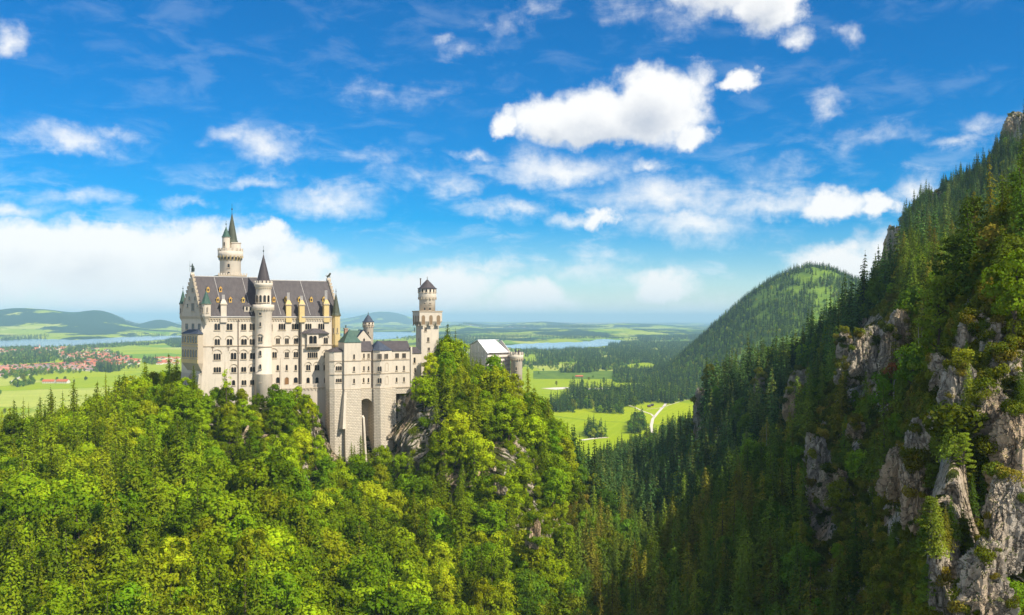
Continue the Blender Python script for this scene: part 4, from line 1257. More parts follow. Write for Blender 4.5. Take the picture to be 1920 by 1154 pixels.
# windows of the long front, read row by row
def Z2P(x, y): return 320 + x / 5.494, 560 + y / 5.494
WIN = [
 (480,258,325,2,58,0),(606,258,325,2,58,0),(752,262,325,2,50,0),(848,258,325,3,64,0),
 (480,418,480,2,52,1),(606,418,480,2,54,1),(755,418,478,2,56,1),(848,418,476,3,66,1),
 (478,568,632,3,72,1),(648,560,628,2,56,1),(752,560,624,2,54,1),(846,560,624,2,58,1),
 (480,708,762,3,74,0),(650,708,762,2,50,1),(752,706,756,2,50,0),(845,704,756,2,56,1),
 (648,842,894,1,32,0),(755,842,892,2,48,0),(850,840,890,3,62,0),
 (1038,262,320,1,20,0),(1147,260,322,3,68,0),(1283,260,320,3,66,0),
 (1105,410,468,2,38,1),(1197,410,468,2,38,1),(1290,410,468,2,40,1),
 (1060,552,612,3,64,1),(1197,552,608,2,38,1),(1290,550,608,2,44,1),
 (1103,686,742,1,24,0),(1195,684,740,1,20,0),(1288,684,740,1,22,0),
 (1103,812,872,1,34,0),(1288,812,870,1,40,0)]
WINB = [(1418,260,320,3,62,0),(1552,260,320,3,62,0),(1415,402,468,2,38,1),(1598,402,466,2,40,1),(1462,556,612,5,100,0),(1598,556,610,2,42,1),
 (1417,684,740,2,42,1),(1507,684,740,2,46,1),(1598,684,738,2,46,1),(1415,814,872,1,32,0),(1507,812,870,1,32,0),(1598,812,868,1,36,0)]
for lst, dd in ((WIN, 0.0), (WINB, BAY)):
    for (x, y0, y1, nl, wd, hood) in lst:
        pxc, pyt = Z2P(x, y0); _, pyb = Z2P(x, y1)
        uc, zt = A.hit(pxc, pyt, dd); zb = A.hit(pxc, pyb, dd)[1]
        wu = A.hit(pxc + wd / 5.494 / 2, pyt, dd)[0] - A.hit(pxc - wd / 5.494 / 2, pyt, dd)[0]
        window(A, uc, zb, zt, wu, nl, palace, dd, bool(hood))
# door to the terrace
pxc, pyt = Z2P(1195, 812); uc, zt = A.hit(pxc, pyt); zb = A.hit(pxc, 721)[1]
b = MB(); b.face(arch_pts(A, uc, 1.7, zb, zt, .1), M['wood'])
po, pi_ = arch_pts(A, uc, 2.1, zb, zt + .2, .3), arch_pts(A, uc, 1.7, zb, zt, .3)
pb = arch_pts(A, uc, 1.7, zb, zt, .08)
for i in range(len(po)):
    j = (i + 1) % len(po); b.face([po[i], po[j], pi_[j], pi_[i]], M['trim']); b.face([pi_[i], pi_[j], pb[j], pb[i]], M['trim'])
b.build('door', palace)
# slender buttress fins on the front
for pxx_, pt, pb_ in ((422, 678, 765), (526, 672, 728)):
    u_, zt = A.hit(pxx_, pt); zb = A.hit(pxx_, pb_)[1]
    b = MB(); b.prism([A.p(u_ - .55, 0, zb - 4), A.p(u_ - .55, 1.1, zb - 4), A.p(u_ + .55, 1.1, zb - 4), A.p(u_ + .55, 0, zb - 4)][::1], [A.p(u_ - .06, 0, zt), A.p(u_ - .06, .1, zt), A.p(u_ + .06, .1, zt), A.p(u_ + .06, 0, zt)], M['plaster_w'])
    b.build('buttress', palace)
# wall anchors
for pxx_, py_ in ((398.6, 654), (428, 654)):
    u_, z_a = A.hit(pxx_, py_); b = MB()
    b.box(A, u_ - .1, u_ + .1, .0, .15, z_a - 1.1, z_a + 1.0, M['pipe']); b.box(A, u_ - .7, u_ - .11, .0, .14, z_a + .3, z_a + .5, M['pipe']); b.box(A, u_ + .11, u_ + .7, .0, .14, z_a + .3, z_a + .5, M['pipe'])
    b.build('wall_anchor', palace)
# big oriel with balcony on the bay
uo0, zo1 = A.hit(563, 626, BAY + .8); uo1 = A.hit(617, 626, BAY + .8)[0]; zr = A.hit(590, 617, BAY + 1)[1]; zb = A.hit(590, 647, BAY)[1]
b = MB(); b.box(A, uo0 + 3.0, uo0 + 8.2, BAY - .05, BAY + 1.6, zb, zo1, M['plaster'])
orl = b.build('oriel', palace)
b = MB()
um = (uo0 + uo1) / 2
b.prism([A.p(uo0 - .3, BAY + 0, zo1), A.p(uo0 - .3, BAY + .8, zo1), A.p(um - 3, BAY + 2.2, zo1), A.p(um + 3, BAY + 2.2, zo1), A.p(uo1 + .3, BAY + .8, zo1), A.p(uo1 + .3, BAY + 0, zo1)][::1],
        [A.p(um - 3, BAY, zr), A.p(um - 2.5, BAY + .1, zr), A.p(um - .5, BAY + .4, zr + .2), A.p(um + .5, BAY + .4, zr + .2), A.p(um + 2.5, BAY + .1, zr), A.p(um + 3, BAY, zr)], M['slate'])
b.build('oriel_roof', orl)
window(A, uo0 + 5.6, zb + .6, zo1 - 1.0, 3.4, 2, orl, BAY + 1.6)
uba, ubb = A.hit(575, 650, BAY + 2)[0], A.hit(602, 650, BAY + 2)[0]
b = MB(); zt_ = A.hit(588, 648, BAY + 2)[1]
b.box(A, uba, ubb, BAY, BAY + 2.3, zt_ - .75, zt_ - .4, M['trim']); b.box(A, uba, ubb, BAY + 2.1, BAY + 2.3, zt_ + .55, zt_ + .75, M['plaster'])
for i in range(14):
    c = uba + (i + .5) * (ubb - uba) / 14; b.box(A, c - .12, c + .12, BAY + 2.12, BAY + 2.28, zt_ - .4, zt_ + .55, M['plaster'])
for i in range(5):
    c = uba + .4 + i * (ubb - uba - .8) / 4
    b.prism([A.p(c - .25, BAY, zt_ - 2.2), A.p(c - .25, BAY + .2, zt_ - 2.2), A.p(c + .25, BAY + .2, zt_ - 2.2), A.p(c + .25, BAY, zt_ - 2.2)], [A.p(c - .25, BAY, zt_ - .76), A.p(c - .25, BAY + 2.1, zt_ - .76), A.p(c + .25, BAY + 2.1, zt_ - .76), A.p(c + .25, BAY, zt_ - .76)], M['trim'])
b.build('balcony', palace)
# terrace in front of the bay
TD = 5.2
ut0, zt0 = A.hit(509, 730, TD); ut1 = A.hit(619, 730, TD)[0]
b = MB(); b.box(A, ut0, ut1, 0.02, TD, FOOT - 4, zt0, M['plaster_w']); b.box(A, ut0 - .1, ut1, TD - .02, TD + .35, zt0 - .35, zt0 + .05, M['trim'])
for i in range(int((ut1 - ut0) / 1.6)):
    c = ut0 + .8 + i * 1.6; b.box(A, c - .25, c + .25, TD, TD + .3, zt0 - 1.1, zt0 - .36, M['trim'])
ter = b.build('terrace', palace)
b = MB()
b.box(A, ut0, ut1, TD - .25, TD - .02, zt0 + 1.5, zt0 + 1.75, M['plaster'])
for i in range(44):
    c = ut0 + (i + .5) * (ut1 - ut0) / 44; hw_ = .28 if i % 6 == 0 else .12
    b.box(A, c - hw_, c + hw_, TD - .24, TD - .04, zt0 + .06, zt0 + 1.5, M['plaster'])
b.build('balustrade', ter)
# west front: plane of the shaded gable
deg_w = math.degrees(math.atan2(g.y, g.x))                     # 135: runs from the near corner back
WG = Fr((A.o + g * GW).x, (A.o + g * GW).y, deg_w - 180)
def wwin(px_, py0, py1, wpx, nl, hood=False, d=0.0, parent=palace):
    uc, zt = WG.hit(px_, py0, d); zb = WG.hit(px_, py1, d)[1]
    wu = WG.hit(px_ + wpx / 2, py0, d)[0] - WG.hit(px_ - wpx / 2, py0, d)[0]
    window(WG, uc, zb, zt, wu, nl, parent, d, hood)
for x in (168, 232, 297):
    p_ = Z2P(x, 258); wwin(p_[0], p_[1], p_[1] + 11, 4.6, 2)
for (x, y0, y1, wd, nl) in ((335, 722, 880, 5, 3), (265, 585, 660, 2.4, 1), (377, 585, 660, 2.4, 1), (230, 735, 800, 2.2, 1), (425, 735, 800, 2.2, 1), (330, 425, 500, 3.2, 2)):
    wwin(330 + x / 10.49, 500 + y0 / 10.49, 500 + y1 / 10.49, wd, nl, False, .35)
for (x, y0, y1, wd, nl) in ((320, 420, 468, 4, 1), (318, 575, 630, 3, 1), (316, 712, 768, 2.5, 1), (140, 812, 862, 4, 2), (178, 812, 862, 3, 1), (256, 812, 915, 3, 1)):
    p_ = Z2P(x, y0); wwin(p_[0], p_[1], Z2P(x, y1)[1], wd, nl)
b = MB(); b.box(WG, 0, GW, 0, .5, EAVE - .3, EAVE + .2, M['trim']); b.box(WG, 0, GW, 0, .3, EAVE - 1.0, EAVE - .31, M['trim']); b.build('cornice', palace)
LD = 2.4
ul0, zl1 = WG.hit(341, 626, LD); ul1 = WG.hit(371, 626, LD)[0]; zl0 = WG.hit(356, 681, LD)[1]
b = MB(); b.box(WG, ul0, ul1, .02, LD, zl0, zl1, M['trim'])
zm = [(zl1 + (zl0 - zl1) * t) for t in (.0, .36, .46, .86, 1)]
b.box(WG, ul0 - .15, ul1 + .15, LD, LD + .25, zm[1] - .5, zm[2] + .4, M['yellow']); b.box(WG, ul0 - .15, ul1 + .15, LD, LD + .25, zm[4], zm[3] - .1, M['yellow'])
b.prism([WG.p(ul0 + 1, .02, zl0 - 3.4), WG.p(ul0 + 1, .3, zl0 - 3.4), WG.p(ul1 - 1, .3, zl0 - 3.4), WG.p(ul1 - 1, .02, zl0 - 3.4)], [WG.p(ul0, .02, zl0 - .01), WG.p(ul0, LD, zl0 - .01), WG.p(ul1, LD, zl0 - .01), WG.p(ul1, .02, zl0 - .01)], M['trim'])
lg = b.build('loggia', palace)
zr_ = WG.hit(352, 618, 1)[1]
b = MB(); b.prism([WG.p(ul0 - .5, .02, zl1), WG.p(ul0 - .5, LD + .5, zl1), WG.p(ul1 + .5, LD + .5, zl1), WG.p(ul1 + .5, .02, zl1)], [WG.p(ul0 + 3, .02, zr_), WG.p(ul0 + 3, .6, zr_), WG.p(ul1 - 3, .6, zr_), WG.p(ul1 - 3, .02, zr_)], M['slate_b']); b.build('loggia_roof', lg)
for (za, zb_) in ((zm[0], zm[1]), (zm[2], zm[3])):
    for i in range(6):
        c = ul0 + (i + .5) * (ul1 - ul0) / 6
        window(WG, c, zb_ + .7, za - .9, (ul1 - ul0) / 6 - .75, 1, lg, LD, False, M['yellow'])
# spreading foot and stepped buttresses of the shaded end
zf = WG.hit(356, 700)[1]
b = MB()
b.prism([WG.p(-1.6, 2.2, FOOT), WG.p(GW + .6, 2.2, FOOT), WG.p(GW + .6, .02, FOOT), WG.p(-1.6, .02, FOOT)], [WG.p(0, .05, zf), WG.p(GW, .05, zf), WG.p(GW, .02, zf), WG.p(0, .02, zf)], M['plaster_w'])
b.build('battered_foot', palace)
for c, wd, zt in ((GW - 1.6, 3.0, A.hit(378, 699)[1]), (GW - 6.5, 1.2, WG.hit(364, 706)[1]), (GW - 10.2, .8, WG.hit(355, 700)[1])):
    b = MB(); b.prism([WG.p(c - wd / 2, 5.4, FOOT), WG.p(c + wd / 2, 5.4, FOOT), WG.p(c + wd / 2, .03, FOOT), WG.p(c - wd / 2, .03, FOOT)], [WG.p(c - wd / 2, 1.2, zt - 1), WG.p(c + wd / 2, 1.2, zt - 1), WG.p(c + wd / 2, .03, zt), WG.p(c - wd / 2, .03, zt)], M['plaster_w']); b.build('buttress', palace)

# corner turrets
def corner_turret(px_, Y, r, ptop, pbody0, pbody1, mat_b, mat_r, pcorb=None, sides=8, nm='corner_turret'):
    c = at(px_, 600, Y)
    z = lambda q: (HY - q) / F * Y
    b = MB()
    b.lathe(c.x, c.y, [(.15, z(pcorb or pbody1 + 12)), (r * .55, z(pbody1 + 5)), (r * .95, z(pbody1)), (r, z(pbody1) + .3), (r, z(pbody0) - .5), (r * 1.18, z(pbody0) - .2), (r * 1.18, z(pbody0))], sides, mat_b)
    t = b.build(nm, palace)
    cone_roof(c.x, c.y, r * 1.25, z(pbody0), z(ptop), mat_r, t, sides, 2.2)
    for azz in (-30, 35):
        f = round_frames(c.x, c.y, r * .92, azz)
        window(f, 0, z((pbody0 + pbody1) / 2) - 1.0, z((pbody0 + pbody1) / 2) + 1.2, .6, 1, t, 0)
    return t
corner_turret(386.5, 394.4, 2.0, 546, 570, 594, M['plaster'], M['copper'], 610)
corner_turret(343, 410.5, 1.5, 545, 570, 597, M['plaster_w'], M['copper'], 604)
corner_turret(630, 421.5, 1.9, 550, 592, 648, M['yellow'], M['copper_d'], 662)
# chimneys on the eaves
def chimney(px_, ptop, pbase, wpx, mat, cap):
    d = .3 if px_ < 560 else BAY + .2
    if px_ > 603: d = BAY + .2
    u_ = A.hit(px_, 600, d)[0]; zt = A.hit(px_, ptop, d)[1]; zb = A.hit(px_, pbase, d)[1]; h = wpx / 4.1 / 2
    b = MB(); b.box(A, u_ - h, u_ + h, d - 2 * h - .4, d, EAVE - 1.5, zt, mat); b.box(A, u_ - h - .3, u_ + h + .3, d - 2 * h - .7, d + .3, zt + .01, zt + .5, M['trim'])
    b.prism([A.p(u_ - h - .2, d - 2 * h - .6, zt + .51), A.p(u_ + h + .2, d - 2 * h - .6, zt + .51), A.p(u_ + h + .2, d + .2, zt + .51), A.p(u_ - h - .2, d + .2, zt + .51)][::-1], [A.p(u_ - h * .5, d - 1.6 * h, zt + 2.4), A.p(u_ + h * .5, d - 1.6 * h, zt + 2.4), A.p(u_ + h * .5, d - .4 * h, zt + 2.4), A.p(u_ - h * .5, d - .4 * h, zt + 2.4)][::-1], mat)
    b.box(A, u_ - h - .2, u_ + h + .2, d, d + .5, EAVE - 2.6, EAVE - .6, mat)
    o = b.build('chimney', palace)
    zc = A.hit(px_, cap, d)[1]; s = MB()
    for q in (-.42, 0, .42): s.lathe(A.p(u_ + q, d - h, 0).x, A.p(u_ + q, d - h, 0).y, [(.17, zt + 2.3), (.17, zc - .4), (.24, zc - .3), (.24, zc)], 6, M['seam'])
    s.build('chimney_pot', o)
chimney(419.5, 572, 596, 10, M['plaster'], 553)
chimney(541.5, 573, 592, 9.5, M['yellow'], 549)
chimney(566.5, 573, 594, 9.5, M['yellow'], 555)
chimney(612.5, 572, 592, 9.5, M['yellow'], 545)
# dormers
def dormer(px_, py_, rz, big=False, mat=None):
    # find the point of the roof slope on this sight line
    best = None
    for w10 in range(0, 88):
        w_ = w10 / 10
        t = (w_ + .45) / (RW + .45); z = EAVE - .1 + (rz - EAVE + .1) * t
        for _ in (0,):
            # point of line at that height whose column is px_
            o0 = A.o + g * w_
            k = (px_ - CX) / F
            u_ = (k * o0.y - o0.x) / (A.u.x - k * A.u.y)
            q = o0 + A.u * u_
            e_ = abs((HY - F * z / q.y) - py_)
            if best is None or e_ < best[0]: best = (e_, u_, w_, z)
    _, u_, w_, z = best
    hw, hh = (1.9, 2.2) if big else (.62, 1.5)
    q = G2(u_, w_, 0); f = Fr(q.x, q.y, ANG)
    mat = mat or M['orange']
    b = MB(); b.box(f, -hw, hw, -2.4, .25, z - .2, z + hh, mat if not big else M['plaster_w'])
    o = b.build('dormer', palace)
    b = MB(); zt = z + hh
    if big: b.prism([f.p(-hw - .2, .4, zt), f.p(hw + .2, .4, zt), f.p(hw + .2, -3.4, zt), f.p(-hw - .2, -3.4, zt)], [f.p(-hw + .4, -.4, zt + .8), f.p(hw - .4, -.4, zt + .8), f.p(hw - .4, -3.4, zt + .8), f.p(-hw + .4, -3.4, zt + .8)], M['slate'])
    else:
        a_ = [f.p(-hw - .22, .4, zt - .1), f.p(hw + .22, .4, zt - .1), f.p(0, .4, zt + .95)]; c_ = [p - f.n * 3.4 for p in a_]
        b.face(a_, mat); b.face(c_[::-1], M['slate'])
        b.face([a_[1], c_[1], c_[2], a_[2]], M['slate']); b.face([a_[2], c_[2], c_[0], a_[0]], M['slate']); b.face([a_[0], c_[0], c_[1], a_[1]], M['slate'])
    b.build('dormer_roof', o)
    pm = MB()
    for c in ((-.8, .8) if big else (0,)): pm.face(arch_pts(f, c, .8 if big else .6, z + .35, z + hh - .15, .29), M['glass'])
    pm.build('pane', o)
for px_, py_, rz in ((390, 547.5, RZ), (413.5, 547.5, RZ), (408.5, 567, RZ), (432, 567, RZ), (456, 567, RZ), (513.5, 566, RZ2), (536, 566, RZ2), (561, 566, RZ2), (583.5, 566, RZ2), (607, 566, RZ2)):
    dormer(px_, py_, rz)
dormer(466, 584, RZ, True)
# stair turret on the front
tc_ = at(494, 600, A.p(u_t, 1.2, 0).y); 
tcx, tcy = A.p(A.hit(494, 600, 1.2)[0], 1.2, 0).x, A.p(A.hit(494, 600, 1.2)[0], 1.2, 0).y
zt_ = lambda py: (HY - py) / F * (tcy - 3)
b = MB(); R1, R2 = 3.65, 3.35
b.lathe(tcx, tcy, [(R1 + .25, FOOT), (R1 + .25, zt_(703)), (R1 + .32, zt_(702.5)), (R1 + .32, zt_(701.5)), (R1, zt_(701)), (R1, zt_(588)), (R1 + 1.0, zt_(579)), (R1 + 1.05, zt_(578)), (R1 + 1.05, zt_(571.5)), (R1 + .8, zt_(571.5)), (R1 + .8, zt_(576)), (R2, zt_(576)), (R2, zt_(541)), (R2 + .35, zt_(538)), (R2 + .75, zt_(535)), (R2 + .75, zt_(531)), (.5, zt_(531))], 28, M['plaster'])
st = b.build('stair_turret', palace)
st.data.polygons.foreach_set('use_smooth', [len(p.vertices) == 4 for p in st.data.polygons])
b = MB(); b.lathe(tcx, tcy, [(R1 + .02, A.hit(494, 650)[1] - .2), (R1 + .3, A.hit(494, 650)[1] - .2), (R1 + .3, A.hit(494, 650)[1] + .2), (R1 + .02, A.hit(494, 650)[1] + .2)], 28, M['trim']); b.build('string_course', st)
b = MB(); merlons(b, tcx, tcy, R2 + .75, zt_(531) + .01, 1.0, 14, M['plaster'], .4, .6); b.build('battlement', st)
b = MB(); merlons(b, tcx, tcy, R1 + 1.06, zt_(578) - .9, .85, 26, M['trim'], .5, .5); merlons(b, tcx, tcy, R2 + .3, zt_(542) + .1, .75, 24, M['trim'], .4, .5); b.build('corbel_table', st)
cone_roof(tcx, tcy, R2 + .15, zt_(530.5), zt_(477), M['slate'], st, 20, 4.0)
for py0, py1, wd, nl, hd in ((604.5, 612, .8, 1, 0), (632, 641, 1.9, 2, 1), (658, 667, .95, 1, 0), (683.5, 692, .95, 1, 0), (710, 717.5, .85, 1, 0), (583.5, 591, 1.2, 1, 0)):
    f = round_frames(tcx, tcy, R1 - .03, -6); window(f, 0, zt_(py1), zt_(py0), wd, nl, st, .06, bool(hd))
for azz in (-66, -36, -6, 24, 54):
    f = round_frames(tcx, tcy, R2 - .03, azz); window(f, 0, zt_(567), zt_(554), 1.05, 1, st, .06)
# figures on the gables
def knight(p, s, parent):
    b = MB(); k = lambda x, y, z: (p[0] + x * s, p[1] + y * s, p[2] + z * s)
    b.tube([k(-.12, 0, 0), k(-.14, 0, .5), k(-.1, 0, .95)], [.10 * s, .09 * s, .12 * s], M['bronze'], 8)
    b.tube([k(.14, -.05, 0), k(.15, -.03, .5), k(.08, 0, .95)], [.10 * s, .09 * s, .12 * s], M['bronze'], 8)
    b.tube([k(0, 0, .85), k(0, 0, 1.1), k(0, 0, 1.42), k(0, 0, 1.52), k(0, 0, 1.58)], [.18 * s, .16 * s, .23 * s, .14 * s, .06 * s], M['bronze'], 10)
    b.tube([k(0, 0, 1.54), k(0, 0, 1.62), k(0, 0, 1.72), k(0, 0, 1.82), k(0, 0, 1.92)], [.07 * s, .11 * s, .13 * s, .10 * s, .02 * s], M['bronze'], 10)
    b.tube([k(-.2, 0, 1.42), k(-.42, -.05, 1.25), k(-.5, -.1, 1.5)], [.08 * s, .07 * s, .05 * s], M['bronze'], 7)
    b.tube([k(.2, 0, 1.42), k(.34, 0, 1.15), k(.3, -.1, .9)], [.08 * s, .07 * s, .05 * s], M['bronze'], 7)
    b.tube([k(-.5, -.1, .1), k(-.5, -.1, 2.5)], [.03 * s, .02 * s], M['bronze'], 5)
    b.tube([k(.32, -.16, .2), k(.32, -.16, .95)], [.2 * s, .24 * s], M['bronze'], 8)
    b.tube([k(0, .12, 1.4), k(.02, .2, .8), k(.05, .26, .3)], [.12 * s, .2 * s, .22 * s], M['bronze'], 7)
    return b.build('statue', parent)
def lion(p, s, parent):
    b = MB(); k = lambda x, y, z: (p[0] + x * s, p[1] + y * s, p[2] + z * s)
    b.tube([k(-.5, 0, .25), k(-.3, 0, .45), k(.1, 0, .75), k(.35, 0, 1.05)], [.22 * s, .34 * s, .32 * s, .26 * s], M['copper_d'], 8)
    b.tube([k(.3, 0, .95), k(.4, 0, 1.2), k(.52, 0, 1.38), k(.72, 0, 1.32), k(.82, 0, 1.28)], [.3 * s, .34 * s, .27 * s, .15 * s, .07 * s], M['copper_d'], 9)
    for y in (-.16, .16):
        b.tube([k(.3, y, .9), k(.42, y, .45), k(.42, y, 0)], [.13 * s, .09 * s, .08 * s], M['copper_d'], 6)
        b.tube([k(-.35, y, .4), k(-.1, y, .2), k(-.28, y, 0)], [.18 * s, .12 * s, .08 * s], M['copper_d'], 6)
    b.tube([k(-.5, 0, .3), k(-.8, 0, .5), k(-.75, 0, .95)], [.05 * s, .05 * s, .09 * s], M['copper_d'], 5)
    return b.build('statue', parent)
pw = G2(0, RW, RZ + .9)
b = MB(); b.box(Fr(pw.x, pw.y, ANG), -.7, .7, -.7, .7, RZ + .4, RZ + 1.6, M['plaster']); pd = b.build('pedestal', palace)
knight((pw.x, pw.y, RZ + 1.6), 2.1, pd)
pe = G2(UL, RW, RZ2 + .9)
b = MB(); b.box(Fr(pe.x, pe.y, ANG), -.8, .8, -.8, .8, RZ2 + .4, RZ2 + 1.6, M['plaster']); pd2 = b.build('pedestal', palace)
lion((pe.x, pe.y, RZ2 + 1.6), 1.5, pd2)

# ------------------------------------------------------------------ tall round tower behind the palace roof
TY = 424.0
tcx2 = at(432, 600, TY).x
zz = lambda py: (HY - py) / F * TY
tower = empty('round_tower', (tcx2, TY, -36)); tag(tower, 'tallest round cream tower with a corbelled gallery and green spire behind the palace roof', 'tower')
b = MB(); Rm = 4.75
b.lathe(tcx2, TY, [(Rm, -60), (Rm, zz(490)), (Rm + .1, zz(489)), (Rm + .95, zz(480)), (Rm + .95, zz(472)), (Rm + .5, zz(472)), (Rm + .5, zz(475)), (.5, zz(475))], 32, M['plaster'])
tw = b.build('wall', tower); tw.data.polygons.foreach_set('use_smooth', [len(p.vertices) == 4 for p in tw.data.polygons])
b = MB(); f0 = Fr(tcx2, TY, ANG); b.box(f0, -6.4, 6.4, -6.4, 6.4, zz(519.5), zz(517), M['trim']); b.box(f0, -6.0, 6.0, -6.0, 6.0, -30, zz(519.6), M['plaster_w'])
for i in range(12):
    c = -6.2 + i * 12.4 / 11; b.box(f0, c - .3, c + .3, 6.0, 6.35, zz(517) + .01, zz(517) + .8, M['plaster'])
b.build('platform', tower)
b = MB(); merlons(b, tcx2, TY, Rm + .96, zz(472) + .01, 1.3, 18, M['plaster'], .45, .62); b.build('battlement', tower)
b = MB()
for k in range(20):
    t = 2 * math.pi * k / 20
    f = Fr(tcx2 + math.sin(t) * Rm, TY - math.cos(t) * Rm, math.degrees(t))
    b.prism([f.p(-.28, -.1, zz(490)), f.p(-.28, .1, zz(490)), f.p(.28, .1, zz(490)), f.p(.28, -.1, zz(490))], [f.p(-.28, -.1, zz(481)), f.p(-.28, 1.15, zz(481)), f.p(.28, 1.15, zz(481)), f.p(.28, -.1, zz(481))], M['yellow'])
    f2 = Fr(tcx2 + math.sin(t + .157) * (Rm + .75), TY - math.cos(t + .157) * (Rm + .75), math.degrees(t + .157))
b.build('corbel_table', tower)
b = MB()
for k in range(20):
    t = 2 * math.pi * (k + .5) / 20
    f = Fr(tcx2 + math.sin(t) * (Rm + .5), TY - math.cos(t) * (Rm + .5), math.degrees(t))
    b.face(arch_pts(f, 0, .8, zz(488), zz(481.5), .12), M['glass'])
b.build('arcade', tower)
ux = at(440, 600, TY).x
b = MB(); b.lathe(ux, TY, [(2.75, zz(475) - .5), (2.75, zz(458)), (3.0, zz(457)), (3.0, zz(455.5)), (.4, zz(455.5))], 22, M['plaster']); up = b.build('upper_drum', tower)
cone_roof(at(435, 600, TY).x, TY, 2.95, zz(456), zz(400), M['copper_d'], up, 18, 4.5)
sx_ = at(425.5, 600, TY - 2).x
b = MB(); b.lathe(sx_, TY - 3.2, [(.1, zz(492)), (.9, zz(486)), (1.75, zz(476)), (1.75, zz(448)), (1.95, zz(447)), (1.95, zz(446)), (.2, zz(446))], 18, M['plaster']); sd = b.build('side_turret', tower)
cone_roof(sx_, TY - 3.2, 2.1, zz(446), zz(427), M['copper'], sd, 16, 3.0)
f = round_frames(sx_, TY - 3.2, 1.72, -10); window(f, 0, zz(463), zz(456), .7, 1, sd, .05)
f = round_frames(tcx2, TY, Rm - .03, 8); window(f, 0, zz(503), zz(496), 1.0, 1, tower, .05); window(f, 0, zz(516), zz(511), 1.1, 1, tower, .05)

# ------------------------------------------------------------------ low wing on its rough stone basement
K = Fr(at(645, 600, 410).x, 410, ANG)
wing = empty('low_wing', (K.o.x, K.o.y, -44)); tag(wing, 'lower cream wing with polygonal bays standing on a high rough stone basement', 'castle wing')
zK = lambda py, d=0.0: K.hit(690, py, d)[1]
ZB = zK(729)
def kh(px_, d): return K.hit(px_, 700, d)[0]
def block(poly, z0, z1, mat, parent, name, bz=None):
    """poly: (u, d) ring with the outer edge first"""
    b = MB(); b.prism([K.p(u, d, z0) for u, d in poly], [K.p(u, d, z1) for u, d in poly], mat)
    return b.build(name, parent)
def base(poly, z0, z1, parent, out=1.6):
    cu = sum(p[0] for p in poly) / len(poly); cd = min(p[1] for p in poly)
    b = MB()
    bot = [K.p(cu + (u - cu) * (1 + .0), d + (out if d > cd + .5 else 0), z0) for u, d in poly]
    b.prism(bot, [K.p(u, d + (.25 if d > cd + .5 else 0), z1) for u, d in poly], M['stone']); return b.build('basement', parent)
k1a, k1b, k1c = kh(618, -1.0), kh(627, .2), kh(646, .2)
P1 = [(k1a, -3.6), (k1a, -1.2), (k1b, .2), (k1c - .02, .2), (k1c - .02, -9)]
P1 = [(k1a, -9), (k1a, -1.2), (k1b, .2), (k1c - .02, .2), (k1c - .02, -9)]
k2a, k2b = kh(645.5, 1.6), kh(677, 1.6)
P2 = [(k2a, -8), (k2a, 1.6), (k2b, 1.6), (k2b, -8)]
k3b = kh(699, -1.2)
P3_ = [(k2b + .02, -10), (k2b + .02, -1.4), (k3b, -1.4), (k3b, -10)]
k4m, k4b = kh(717, 1.6), kh(735.5, .0)
P4 = [(k3b + .02, -10), (k3b + .02, -.6), (k4m - 1.2, 1.8), (k4m + 1.0, 1.8), (k4b, -.4), (k4b, -10)]
k5b = kh(769.5, -.9)
P5 = [(k4b + .02, -10), (k4b + .02, -.9), (k5b, -.9), (k5b, -10)]
tops = {1: zK(659), 2: zK(642), 3: zK(659), 4: zK(658), 5: zK(658)}
for i, P in ((1, P1), (2, P2), (3, P3_), (4, P4), (5, P5)):
    block(P, ZB, tops[i], M['plaster'] if i != 2 else M['plaster'], wing, 'wall')
base(P1, -66, ZB - .01, wing, 1.2); base(P2, -72, ZB - .01, wing, 2.8); base(P4, -78, ZB - .01, wing, 2.2)
base([(k4b + .02, -10), (k4b + .02, -.9), (kh(742, -.9), -.9), (kh(742, -.9), -10)], -70, ZB - .01, wing, .8)
b = MB(); b.box(K, kh(742, -.9) + .02, k5b, -10, -1.0, ZB - 3, ZB - .01, M['stone']); b.build('basement', wing)
# the recess keeps an open arch below the windows
zar = zK(748)
b = MB(); b.box(K, k2b + .02, k3b, -4, -1.3, zar, ZB - .01, M['stone'])
for i in range(8):                                  # arch ring
    t0, t1 = math.pi * i / 8, math.pi * (i + 1) / 8
    cu, r = (k2b + k3b) / 2, (k3b - k2b) / 2 - .05
    q0 = (cu + r * math.cos(t0), zar - r + r * math.sin(t0)); q1 = (cu + r * math.cos(t1), zar - r + r * math.sin(t1))
    b.prism([K.p(q0[0], -1.31, q0[1]), K.p(q0[0], -4, q0[1]), K.p(q1[0], -4, q1[1]), K.p(q1[0], -1.31, q1[1])], [K.p(q0[0], -1.31, zar), K.p(q0[0], -4, zar), K.p(q1[0], -4, zar), K.p(q1[0], -1.31, zar)], M['stone'])
b.box(K, k2b + .02, k3b, -12, -8, -70, ZB - .02, M['stone'])
b.build('arch', wing)
b = MB(); zt = zK(733)
zq2 = zK(800); b.prism([K.p(k2a - 2.2, 1.0, zq2), K.p(k2a - 1.6, 4.6, zq2), K.p(k2a - .2, 4.6, zq2), K.p(k2a + .4, 1.0, zq2)], [K.p(k2a - .2, 1.0, zt), K.p(k2a - .1, 2.2, zt), K.p(k2a + .9, 2.2, zt), K.p(k2a + .9, 1.0, zt)], M['plaster']); b.build('buttress', wing)
b = MB(); zs = zK(778); us = kh(683, 3)
b.prism([K.p(us - .2, 1.5, -80), K.p(us + .8, 5.5, -80), K.p(us + 1.5, 5.5, -80), K.p(us + 1.2, 1.5, -80)], [K.p(us - .7, 1.5, zs), K.p(us - .7, 3.4, zs - 1), K.p(us + .1, 3.4, zs - 1), K.p(us + .1, 1.5, zs)], M['plaster']); b.build('buttress', wing)
